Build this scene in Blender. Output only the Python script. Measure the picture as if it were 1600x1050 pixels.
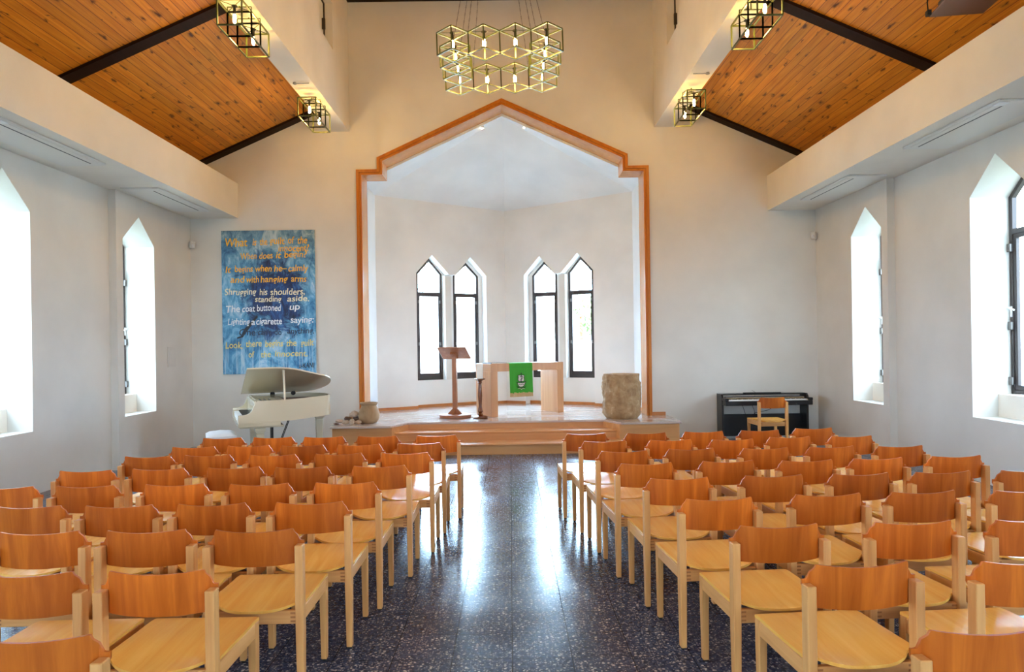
import bpy, bmesh, math, random
from math import pi, sin, cos, radians, hypot
from mathutils import Vector, Matrix, Euler
from mathutils.geometry import tessellate_polygon

for o in list(bpy.data.objects):
    bpy.data.objects.remove(o, do_unlink=True)
SC = bpy.context.scene
COL = SC.collection
random.seed(7)

# ------------------------------------------------------------------ camera
cam_d = bpy.data.cameras.new('camera')
cam = bpy.data.objects.new('camera', cam_d)
COL.objects.link(cam)
cam_d.sensor_width = 36.0
cam_d.lens = 1085.34 / 1600 * 36
cam_d.shift_y = 15.66 / 1600
cam_d.clip_start = 0.05
cam_d.clip_end = 500
CAM_R = Matrix.Rotation(-0.00265, 4, 'Z') @ Matrix.Rotation(pi / 2, 4, 'X') @ Matrix.Rotation(-0.0151, 4, 'Z')
cam.matrix_world = Matrix.Translation((0.083, 0, 1.564)) @ CAM_R
SC.camera = cam

# ------------------------------------------------------------------ world, exposure
SKY = 16.0           # brightness of the overcast sky
BULB = 245.0         # brightness of the filament bulbs
world = bpy.data.worlds.new('world')
SC.world = world
world.use_nodes = True
wb = world.node_tree.nodes['Background']
wb.inputs['Strength'].default_value = SKY
_nt = world.node_tree                     # overcast sky, brightened towards apse and rear to add light there
_tc = _nt.nodes.new('ShaderNodeTexCoord')
_sp = _nt.nodes.new('ShaderNodeSeparateXYZ')
_nt.links.new(_tc.outputs['Generated'], _sp.inputs[0])
_rp = _nt.nodes.new('ShaderNodeValToRGB')
_mr = _nt.nodes.new('ShaderNodeMapRange')
_mr.inputs[1].default_value, _mr.inputs[2].default_value = -1.0, 1.0
_nt.links.new(_sp.outputs[1], _mr.inputs[0])
_nt.links.new(_mr.outputs[0], _rp.inputs[0])
_e = _rp.color_ramp.elements
_e[0].position, _e[0].color = 0.20, (0.60, 0.76, 0.94, 1)
_e[1].position, _e[1].color = 0.95, (1.50, 2.30, 3.2, 1)
_x = _e.new(0.5)
_x.color = (0.36, 0.49, 0.66, 1)
sun_d = bpy.data.lights.new('sun', 'SUN')  # sun added from the rear, to bounce off the slope into the apse
sun_d.energy = 58.0
sun_d.angle = radians(4)
sun_d.color = (0.92, 0.97, 1.0)
sun = bpy.data.objects.new('sun', sun_d)
COL.objects.link(sun)
sun.rotation_euler = Vector((0, 0.62, -1)).to_track_quat('-Z', 'Y').to_euler()
_nt.links.new(_rp.outputs[0], wb.inputs['Color'])
SC.view_settings.view_transform = 'Standard'
SC.view_settings.look = 'None'
SC.view_settings.gamma = 1.0
SC.view_settings.use_curve_mapping = False
SC.view_settings.exposure = 0.55
SC.cycles.use_denoising = True
SC.cycles.max_bounces = 10
SC.cycles.diffuse_bounces = 6
SC.cycles.glossy_bounces = 4
SC.cycles.transparent_max_bounces = 8
SC.cycles.caustics_reflective = False
SC.cycles.caustics_refractive = False
SC.cycles.sample_clamp_indirect = 8.0


def portal(loc, normal, w, h):
    """sky portal over a window opening (guides sampling only, gives off nothing)"""
    d = bpy.data.lights.new('window_portal', 'AREA')
    d.shape = 'RECTANGLE'
    d.size, d.size_y = w, h
    d.cycles.is_portal = True
    o = bpy.data.objects.new('window_portal', d)
    COL.objects.link(o)
    o.rotation_euler = Vector(normal).to_track_quat('-Z', 'Z').to_euler()
    o.location = loc


# ------------------------------------------------------------------ materials
def lin(c):
    return tuple(((x / 255) / 12.92 if x / 255 <= 0.04045 else (((x / 255) + 0.055) / 1.055) ** 2.4) for x in c) + (1,)


class M:
    """small node-material builder"""
    def __init__(s, name, rgb=None, rough=0.6, metal=0.0, spec=0.5, coat=0.0):
        s.m = bpy.data.materials.new(name)
        s.m.use_nodes = True
        s.nt = s.m.node_tree
        s.b = s.nt.nodes['Principled BSDF']
        if rgb:
            s.b.inputs['Base Color'].default_value = lin(rgb)
        s.b.inputs['Roughness'].default_value = rough
        s.b.inputs['Metallic'].default_value = metal
        s.b.inputs['Specular IOR Level'].default_value = spec
        s.b.inputs['Coat Weight'].default_value = coat

    def n(s, t, **kw):
        nd = s.nt.nodes.new(t)
        for k, v in kw.items():
            if k.startswith('i_'):
                key = k[2:]
                key = int(key) if key.isdigit() else key.replace('_', ' ')
                nd.inputs[key].default_value = v
            else:
                setattr(nd, k, v)
        return nd

    def l(s, a, b):
        s.nt.links.new(a, b)

    def coord(s, kind='Object', scale=(1, 1, 1), rot=(0, 0, 0), loc=(0, 0, 0)):
        tc = s.n('ShaderNodeTexCoord')
        mp = s.n('ShaderNodeMapping')
        mp.inputs['Scale'].default_value = scale
        mp.inputs['Rotation'].default_value = rot
        mp.inputs['Location'].default_value = loc
        s.l(tc.outputs[kind], mp.inputs['Vector'])
        return mp.outputs['Vector']

    def ramp(s, fac, stops):
        r = s.n('ShaderNodeValToRGB')
        e = r.color_ramp.elements
        while len(e) > 1:
            e.remove(e[-1])
        e[0].position = stops[0][0]
        e[0].color = lin(stops[0][1])
        for p, c in stops[1:]:
            x = e.new(p)
            x.color = lin(c)
        s.l(fac, r.inputs['Fac'])
        return r.outputs['Color']

    def framp(s, fac, stops):
        r = s.n('ShaderNodeValToRGB')
        e = r.color_ramp.elements
        while len(e) > 1:
            e.remove(e[-1])
        e[0].position = stops[0][0]
        e[0].color = (stops[0][1],) * 3 + (1,)
        for p, c in stops[1:]:
            x = e.new(p)
            x.color = (c,) * 3 + (1,)
        s.l(fac, r.inputs['Fac'])
        return r.outputs['Color']

    def mix(s, fac, a, b, mode='MIX'):
        x = s.n('ShaderNodeMix', data_type='RGBA', blend_type=mode)
        for inp, v in ((x.inputs[0], fac), (x.inputs[6], a), (x.inputs[7], b)):
            if isinstance(v, (int, float)):
                inp.default_value = v
            elif isinstance(v, tuple):
                inp.default_value = v
            else:
                s.l(v, inp)
        return x.outputs[2]

    def math(s, op, a, b=None):
        x = s.n('ShaderNodeMath', operation=op)
        for i, v in enumerate((a, b)):
            if v is None:
                continue
            if isinstance(v, (int, float)):
                x.inputs[i].default_value = v
            else:
                s.l(v, x.inputs[i])
        return x.outputs[0]

    def color(s, c):
        s.l(c, s.b.inputs['Base Color'])

    def bump(s, h, strength=0.3, dist=0.01):
        x = s.n('ShaderNodeBump')
        x.inputs['Strength'].default_value = strength
        x.inputs['Distance'].default_value = dist
        s.l(h, x.inputs['Height'])
        s.l(x.outputs['Normal'], s.b.inputs['Normal'])


def plaster(name, rgb, rough=0.85):
    m = M(name, rgb, rough, spec=0.2)
    v = m.coord(scale=(1, 1, 1))
    n1 = m.n('ShaderNodeTexNoise', i_Scale=1.3, i_Detail=4.0)
    m.l(v, n1.inputs['Vector'])
    d = tuple(max(0, x - 9) for x in rgb)
    m.color(m.ramp(n1.outputs['Fac'], [(0.35, d), (0.65, rgb)]))
    n2 = m.n('ShaderNodeTexNoise', i_Scale=90.0, i_Detail=3.0)
    m.l(v, n2.inputs['Vector'])
    m.bump(n2.outputs['Fac'], 0.12, 0.004)
    return m.m


def wood(name, light, dark, axis='Z', rough=0.35, vary=0.12, coat=0.0, gscale=1.0, spec=0.5):
    """fine grained wood; grain runs along axis of the object"""
    m = M(name, None, rough, spec=spec, coat=coat)
    sc = {'X': (1.2, 22, 22), 'Y': (22, 1.2, 22), 'Z': (22, 22, 1.2)}[axis]
    sc = tuple(x * gscale for x in sc)
    oi = m.n('ShaderNodeObjectInfo')
    tc = m.n('ShaderNodeTexCoord')
    mp = m.n('ShaderNodeMapping')
    mp.inputs['Scale'].default_value = sc
    add = m.n('ShaderNodeVectorMath', operation='ADD')
    sc2 = m.n('ShaderNodeVectorMath', operation='SCALE')
    cmb = m.n('ShaderNodeCombineXYZ')
    for i in range(3):
        m.l(oi.outputs['Random'], cmb.inputs[i])
    m.l(cmb.outputs[0], sc2.inputs[0])
    sc2.inputs['Scale'].default_value = 13.0
    m.l(tc.outputs['Object'], add.inputs[0])
    m.l(sc2.outputs[0], add.inputs[1])
    m.l(add.outputs[0], mp.inputs['Vector'])
    n1 = m.n('ShaderNodeTexNoise', i_Scale=1.0, i_Detail=6.0, i_Roughness=0.6, i_Distortion=0.6)
    m.l(mp.outputs[0], n1.inputs['Vector'])
    base = m.ramp(n1.outputs['Fac'], [(0.25, dark), (0.5, tuple((a + b) / 2 for a, b in zip(light, dark))), (0.72, light)])
    hsv = m.n('ShaderNodeHueSaturation')
    m.l(base, hsv.inputs['Color'])
    val = m.math('ADD', m.math('MULTIPLY', oi.outputs['Random'], 2 * vary), 1 - vary)
    m.l(val, hsv.inputs['Value'])
    m.color(hsv.outputs['Color'])
    m.bump(n1.outputs['Fac'], 0.05, 0.002)
    return m.m


MT = {}
MT['wall'] = plaster('wall_plaster', (224, 222, 216))
MT['wall_beam'] = plaster('beam_plaster', (230, 226, 217))
MT['apse'] = plaster('apse_lit_plaster', (236, 237, 236))  # paler, cooler copy of the wall plaster: apse daylight put into the colour
MT['apse_lit_white'] = plaster('apse_ceiling_lit_tint', (238, 243, 247))  # cool daylight on the apse ceiling put into the colour
MT['reveal'] = plaster('reveal_paint', (243, 238, 228), 0.7)
MT['black'] = M('black_lacquer', (12, 12, 16), 0.3).m
MT['rubber'] = M('black_rubber', (18, 17, 16), 0.7).m
MT['frame_dark'] = M('dark_window_paint', (52, 44, 44), 0.4).m
MT['white_plastic'] = M('white_plastic', (225, 227, 230), 0.4).m
MT['grey_plastic'] = M('grey_plastic', (150, 152, 158), 0.5).m
MT['metal'] = M('grey_metal', (120, 118, 116), 0.35, metal=0.9).m
MT['wax'] = M('candle_wax', (245, 243, 235), 0.5).m
MT['chair_leg'] = wood('beech_leg', (228, 172, 104), (198, 136, 74), 'Z', 0.42, 0.07)
MT['chair_rail'] = wood('beech_rail', (228, 172, 106), (200, 136, 72), 'Y', 0.42, 0.06)
MT['chair_rail_x'] = wood('beech_cross_rail', (224, 166, 100), (194, 130, 68), 'X', 0.42, 0.06)
MT['chair_joint'] = wood('end_grain_joint', (176, 112, 58), (150, 92, 46), 'X', 0.5, 0.05)
MT['chair_seat'] = wood('plywood_seat', (250, 198, 100), (234, 166, 70), 'Y', 0.24, 0.07, gscale=0.8, spec=0.4)
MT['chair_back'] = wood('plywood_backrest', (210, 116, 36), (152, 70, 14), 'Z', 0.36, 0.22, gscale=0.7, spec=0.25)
MT['arch_wood'] = wood('arch_trim_wood', (200, 122, 40), (168, 92, 22), 'Z', 0.35, 0.0, gscale=0.5, spec=0.25)
MT['jamb_wood'] = wood('arch_panel_wood', (204, 144, 90), (182, 118, 68), 'Z', 0.18, 0.0, gscale=0.4)
MT['base_wood'] = wood('baseboard_wood', (196, 128, 66), (168, 102, 48), 'X', 0.35, 0.0, gscale=0.5)
MT['step_wood'] = wood('platform_veneer', (218, 162, 104), (192, 134, 80), 'X', 0.32, 0.05, gscale=0.35)
MT['tread_wood'] = wood('tread_wood', (222, 168, 112), (198, 138, 84), 'X', 0.25, 0.03, gscale=0.4)
MT['altar_wood'] = wood('altar_wood', (214, 166, 122), (190, 138, 96), 'Z', 0.3, 0.0, gscale=0.35)
MT['lectern_wood'] = wood('lectern_wood', (176, 120, 84), (146, 92, 60), 'Z', 0.35, 0.0, gscale=0.6)
MT['dark_turned'] = wood('dark_turned_wood', (132, 78, 44), (78, 40, 24), 'Z', 0.25, 0.0)
MT['rafter'] = wood('dark_rafter', (38, 16, 10), (24, 9, 5), 'X', 0.7, 0.0, spec=0.2)
MT['piano'] = M('ivory_lacquer', (218, 206, 178), 0.14, coat=0.4).m
MT['piano_inside'] = M('gilt_soundboard', (120, 72, 40), 0.4).m
MT['bench_pad'] = M('white_leather', (232, 232, 232), 0.35).m
MT['keys_white'] = M('ivory_keys', (235, 235, 232), 0.3).m
MT['ac'] = M('cream_metal_cassette', (218, 217, 213), 0.5).m
MT['slot'] = M('dark_slot', (70, 72, 80), 0.8).m
MT['lamp_metal'] = M('olive_painted_steel', (74, 84, 40), 0.32).m
MT['switch'] = M('panel_paint', (214, 212, 206), 0.6).m
MT['proj'] = M('projector_tray_paint', (112, 84, 78), 0.35).m


def m_floor():
    m = M('terrazzo_tiles', None, 0.16, spec=0.3)
    v = m.coord()
    cols = None
    # fine grey chips on a ground whose blue puts sky reflection into colour
    base = m.n('ShaderNodeTexNoise', i_Scale=45.0, i_Detail=5.0)
    m.l(v, base.inputs['Vector'])
    c = m.ramp(base.outputs['Fac'], [(0.35, (36, 46, 68)), (0.65, (74, 88, 116))])
    for scale, thr, cut, lo, hi in ((84.0, 0.40, 0.42, (90, 92, 104), (168, 170, 180)), (46.0, 0.33, 0.62, (110, 112, 120), (206, 206, 210)), (27.0, 0.19, 0.76, (130, 130, 136), (222, 222, 222))):
        vo = m.n('ShaderNodeTexVoronoi', i_Scale=scale)
        m.l(v, vo.inputs['Vector'])
        sep = m.n('ShaderNodeSeparateColor')
        m.l(vo.outputs['Color'], sep.inputs[0])
        inside = m.math('LESS_THAN', vo.outputs['Distance'], thr)
        pick = m.math('GREATER_THAN', sep.outputs[0], cut)
        fac = m.math('MULTIPLY', inside, pick)
        chip = m.ramp(sep.outputs[1], [(0.0, lo), (1.0, hi)])
        c = m.mix(fac, c, chip)
    # tile joints every 0.30 m
    sx = m.n('ShaderNodeSeparateXYZ')
    m.l(v, sx.inputs[0])
    ds = []
    for ax, off in ((0, 0.07), (1, 0.178)):
        t = m.math('SUBTRACT', sx.outputs[ax], off)
        t = m.math('PINGPONG', t, 0.15)          # 0 .. 0.15 .. 0, zero on the joint
        ds.append(m.math('LESS_THAN', t, 0.0019))
    joint = m.math('MAXIMUM', ds[0], ds[1])
    c = m.mix(joint, c, lin((22, 22, 26)))
    # a slight tone per tile
    fl = [m.math('FLOOR', m.math('DIVIDE', m.math('SUBTRACT', sx.outputs[a], o), 0.3)) for a, o in ((0, 0.07), (1, 0.178))]
    cb = m.n('ShaderNodeCombineXYZ')
    m.l(fl[0], cb.inputs[0])
    m.l(fl[1], cb.inputs[1])
    wn = m.n('ShaderNodeTexWhiteNoise')
    m.l(cb.outputs[0], wn.inputs['Vector'])
    hs = m.n('ShaderNodeHueSaturation')
    m.l(c, hs.inputs['Color'])
    m.l(m.math('ADD', m.math('MULTIPLY', wn.outputs['Value'], 0.25), 0.875), hs.inputs['Value'])
    m.color(hs.outputs['Color'])
    m.l(m.math('MULTIPLY', m.math('SUBTRACT', 1.0, joint), 0.19), m.b.inputs['Specular IOR Level'])
    rn = m.n('ShaderNodeTexNoise', i_Scale=2.2, i_Detail=5.0)
    m.l(v, rn.inputs['Vector'])
    r = m.framp(rn.outputs['Fac'], [(0.3, 0.14), (0.7, 0.27)])
    m.l(r, m.b.inputs['Roughness'])
    m.bump(joint, -0.4, 0.002)
    return m.m


def m_planks(name, pw, pl, light, dark, knots=True, rough=0.45, groove=0.0034, gdark=(40, 18, 8), coat=0.0):
    """boards running along local X, stacked along local Y"""
    m = M(name, None, rough, coat=coat)
    v = m.coord()
    br = m.n('ShaderNodeTexBrick', offset=0.37, offset_frequency=2)
    br.inputs['Scale'].default_value = 1.0
    br.inputs['Brick Width'].default_value = pl
    br.inputs['Row Height'].default_value = pw
    br.inputs['Mortar Size'].default_value = groove
    br.inputs['Mortar Smooth'].default_value = 0.4
    br.inputs['Color1'].default_value = (0, 0, 0, 1)
    br.inputs['Color2'].default_value = (1, 1, 1, 1)
    br.inputs['Mortar'].default_value = (0.5, 0.5, 0.5, 1)
    m.l(v, br.inputs['Vector'])
    g = m.n('ShaderNodeTexNoise', i_Scale=1.0, i_Detail=5.0, i_Distortion=0.8)
    mp = m.n('ShaderNodeMapping')
    mp.inputs['Scale'].default_value = (1.5, 30, 30)
    m.l(v, mp.inputs['Vector'])
    m.l(mp.outputs[0], g.inputs['Vector'])
    mid = tuple((a + b) / 2 for a, b in zip(light, dark))
    c = m.ramp(g.outputs['Fac'], [(0.3, dark), (0.5, mid), (0.7, light)])
    hs = m.n('ShaderNodeHueSaturation')
    m.l(c, hs.inputs['Color'])
    m.l(m.math('ADD', m.math('MULTIPLY', br.outputs['Color'], 0.34), 0.83), hs.inputs['Value'])
    c = hs.outputs['Color']
    if knots:
        mp2 = m.n('ShaderNodeMapping')
        mp2.inputs['Scale'].default_value = (3.3, 8.6, 1)
        m.l(v, mp2.inputs['Vector'])
        vo = m.n('ShaderNodeTexVoronoi', i_Scale=1.0)
        vo.voronoi_dimensions = '2D'
        wob = m.n('ShaderNodeTexNoise', i_Scale=2.2, i_Detail=3.0)
        m.l(mp2.outputs[0], wob.inputs['Vector'])
        va = m.n('ShaderNodeVectorMath', operation='MULTIPLY_ADD')
        m.l(wob.outputs['Color'], va.inputs[0])
        va.inputs[1].default_value = (1.1, 0.5, 0)
        m.l(mp2.outputs[0], va.inputs[2])
        m.l(va.outputs[0], vo.inputs['Vector'])
        sep = m.n('ShaderNodeSeparateColor')
        m.l(vo.outputs['Color'], sep.inputs[0])
        pick = m.math('GREATER_THAN', sep.outputs[0], 0.45)
        size = m.math('ADD', m.math('MULTIPLY', sep.outputs[1], 1.6), 0.7)
        k = m.framp(m.math('MULTIPLY', vo.outputs['Distance'], size), [(0.05, 1.0), (0.12, 0.6), (0.24, 0.12), (0.34, 0.0)])
        c = m.mix(m.math('MULTIPLY', k, pick), c, lin((70, 24, 6)))
    c = m.mix(br.outputs['Fac'], c, lin(gdark))
    m.color(c)
    m.bump(m.math('SUBTRACT', 1.0, br.outputs['Fac']), 0.4, 0.004)
    return m.m


MT['floor'] = m_floor()
MT['ceiling_planks'] = m_planks('knotty_pine_boards', 0.098, 2.6, (218, 148, 46), (188, 112, 24), gdark=(96, 44, 10))
MT['platform_floor'] = m_planks('platform_parquet', 0.12, 1.6, (214, 200, 192), (196, 180, 170), knots=False, rough=0.13, groove=0.0012, gdark=(140, 104, 84), coat=0.3)  # boards paled: window reflection and cool bounce put into the colour


def m_emit(name, rgb, strength):
    m = M(name, rgb, 0.5)
    m.b.inputs['Emission Color'].default_value = lin(rgb)
    m.b.inputs['Emission Strength'].default_value = strength
    return m.m


MT['bulb'] = m_emit('glowing_filament_bulb', (255, 198, 100), BULB)
MT['spot'] = m_emit('lit_spot_lens', (255, 226, 170), 25)


def m_glass():
    m = bpy.data.materials.new('window_glass')
    m.use_nodes = True
    nt = m.node_tree
    nt.nodes.clear()
    out = nt.nodes.new('ShaderNodeOutputMaterial')
    mx = nt.nodes.new('ShaderNodeMixShader')
    tr = nt.nodes.new('ShaderNodeBsdfTransparent')
    tr.inputs['Color'].default_value = (0.93, 0.95, 0.94, 1)
    gl = nt.nodes.new('ShaderNodeBsdfGlossy')
    gl.inputs['Roughness'].default_value = 0.02
    mx.inputs[0].default_value = 0.07
    nt.links.new(tr.outputs[0], mx.inputs[1])
    nt.links.new(gl.outputs[0], mx.inputs[2])
    nt.links.new(mx.outputs[0], out.inputs['Surface'])
    return m


MT['glass'] = m_glass()


def m_stone(name, cols, scale, rough=0.75, bump=0.6):
    m = M(name, None, rough)
    v = m.coord()
    n1 = m.n('ShaderNodeTexNoise', i_Scale=scale, i_Detail=8.0, i_Roughness=0.65, i_Distortion=0.6)
    m.l(v, n1.inputs['Vector'])
    st = [(0.25 + 0.5 * i / (len(cols) - 1), c) for i, c in enumerate(cols)]
    m.color(m.ramp(n1.outputs['Fac'], st))
    m.bump(n1.outputs['Fac'], bump, 0.02)
    return m.m


MT['rock'] = m_stone('hewn_limestone', [(92, 62, 38), (150, 118, 82), (166, 134, 96), (178, 150, 112), (222, 204, 176)], 8.0)
MT['clay'] = m_stone('unglazed_clay', [(140, 112, 80), (166, 138, 104), (178, 150, 116)], 5.0, 0.8, 0.15)
MT['pebble'] = m_stone('pale_fieldstone', [(150, 126, 108), (190, 170, 150), (212, 196, 176)], 9.0, 0.8, 0.4)
MT['pebble_dark'] = m_stone('dark_fieldstone', [(70, 52, 46), (98, 76, 68), (120, 100, 88)], 9.0, 0.8, 0.4)
MT['bounce_slope'] = m_stone('pale_bounce_slope', [(176, 184, 176), (206, 210, 204), (222, 224, 220)], 2.0, 0.9, 0.5)  # slope made pale as a reflector, bouncing sunlight into the apse windows
MT['lawn'] = m_stone('dark_lawn', [(44, 46, 38), (62, 64, 52), (78, 78, 66)], 2.0, 0.9, 0.4)
MT['leaf'] = m_stone('green_leaves', [(66, 92, 48), (96, 120, 66), (128, 146, 92)], 3.0, 0.7, 0.1)


def m_cloth():
    m = M('green_altar_cloth', (52, 150, 36), 0.75)
    v = m.coord(scale=(400, 400, 400))
    n = m.n('ShaderNodeTexNoise', i_Scale=1.0, i_Detail=2.0)
    m.l(v, n.inputs['Vector'])
    m.bump(n.outputs['Fac'], 0.1, 0.001)
    return m.m


MT['cloth'] = m_cloth()
MT['fringe'] = M('gold_fringe', (190, 160, 112), 0.7).m
MT['thread_white'] = M('silver_thread', (214, 210, 196), 0.6).m
MT['thread_black'] = M('black_thread', (16, 18, 16), 0.7).m


def m_painting():
    """blue brush-work with a navy mass in the middle (object x 0..1.51, z 0..2.33)"""
    m = M('blue_brushwork', None, 0.6)
    v = m.coord()
    mp = m.n('ShaderNodeMapping')
    mp.inputs['Scale'].default_value = (5.0, 1, 2.6)
    m.l(v, mp.inputs['Vector'])
    n1 = m.n('ShaderNodeTexNoise', i_Scale=1.0, i_Detail=9.0, i_Roughness=0.72, i_Distortion=1.2)
    m.l(mp.outputs[0], n1.inputs['Vector'])
    light = m.ramp(n1.outputs['Fac'], [(0.34, (30, 84, 136)), (0.45, (62, 134, 184)), (0.54, (112, 176, 214)), (0.67, (190, 218, 234))])
    dull = m.ramp(n1.outputs['Fac'], [(0.34, (48, 86, 116)), (0.5, (98, 138, 160)), (0.64, (180, 196, 200))])
    sp = m.n('ShaderNodeSeparateXYZ')
    m.l(v, sp.inputs[0])
    up = m.n('ShaderNodeMapRange', i_1=1.5, i_2=2.3)
    m.l(sp.outputs[2], up.inputs[0])
    c = m.mix(up.outputs[0], light, dull)
    # navy mass
    dx = m.math('DIVIDE', m.math('SUBTRACT', sp.outputs[0], 0.86), 0.62)
    dz = m.math('DIVIDE', m.math('SUBTRACT', sp.outputs[2], 1.25), 0.78)
    r = m.math('SQRT', m.math('ADD', m.math('MULTIPLY', dx, dx), m.math('MULTIPLY', dz, dz)))
    n2 = m.n('ShaderNodeTexNoise', i_Scale=3.2, i_Detail=8.0, i_Roughness=0.75, i_Distortion=1.0)
    m.l(v, n2.inputs['Vector'])
    rr = m.math('ADD', r, m.math('MULTIPLY', m.math('SUBTRACT', n2.outputs['Fac'], 0.5), 2.4))
    f = m.framp(rr, [(0.55, 1.0), (1.0, 0.0)])
    navy = m.ramp(n1.outputs['Fac'], [(0.38, (12, 20, 46)), (0.52, (20, 48, 104)), (0.66, (48, 104, 166))])
    c = m.mix(f, c, navy)
    # vertical pale drips at the foot
    mp3 = m.n('ShaderNodeMapping')
    mp3.inputs['Scale'].default_value = (38, 1, 1.6)
    m.l(v, mp3.inputs['Vector'])
    n3 = m.n('ShaderNodeTexNoise', i_Scale=1.0, i_Detail=3.0)
    m.l(mp3.outputs[0], n3.inputs['Vector'])
    low = m.n('ShaderNodeMapRange', i_1=0.75, i_2=0.0)
    m.l(sp.outputs[2], low.inputs[0])
    drip = m.math('MULTIPLY', m.framp(n3.outputs['Fac'], [(0.5, 0.0), (0.62, 0.75)]), low.outputs[0])
    c = m.mix(drip, c, lin((186, 214, 230)))
    m.color(c)
    m.bump(n1.outputs['Fac'], 0.3, 0.004)
    return m.m


MT['painting'] = m_painting()
MT['ink_yellow'] = M('ochre_paint', (240, 176, 20), 0.5).m
MT['ink_pale'] = M('pale_yellow_paint', (226, 206, 120), 0.5).m
MT['ink_cream'] = M('cream_paint', (238, 228, 190), 0.5).m
MT['ink_white'] = M('white_paint', (232, 236, 240), 0.5).m
MT['ink_navy'] = M('navy_paint', (20, 36, 64), 0.5).m
MT['ink_dark'] = M('near_black_paint', (12, 18, 30), 0.5).m


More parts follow.
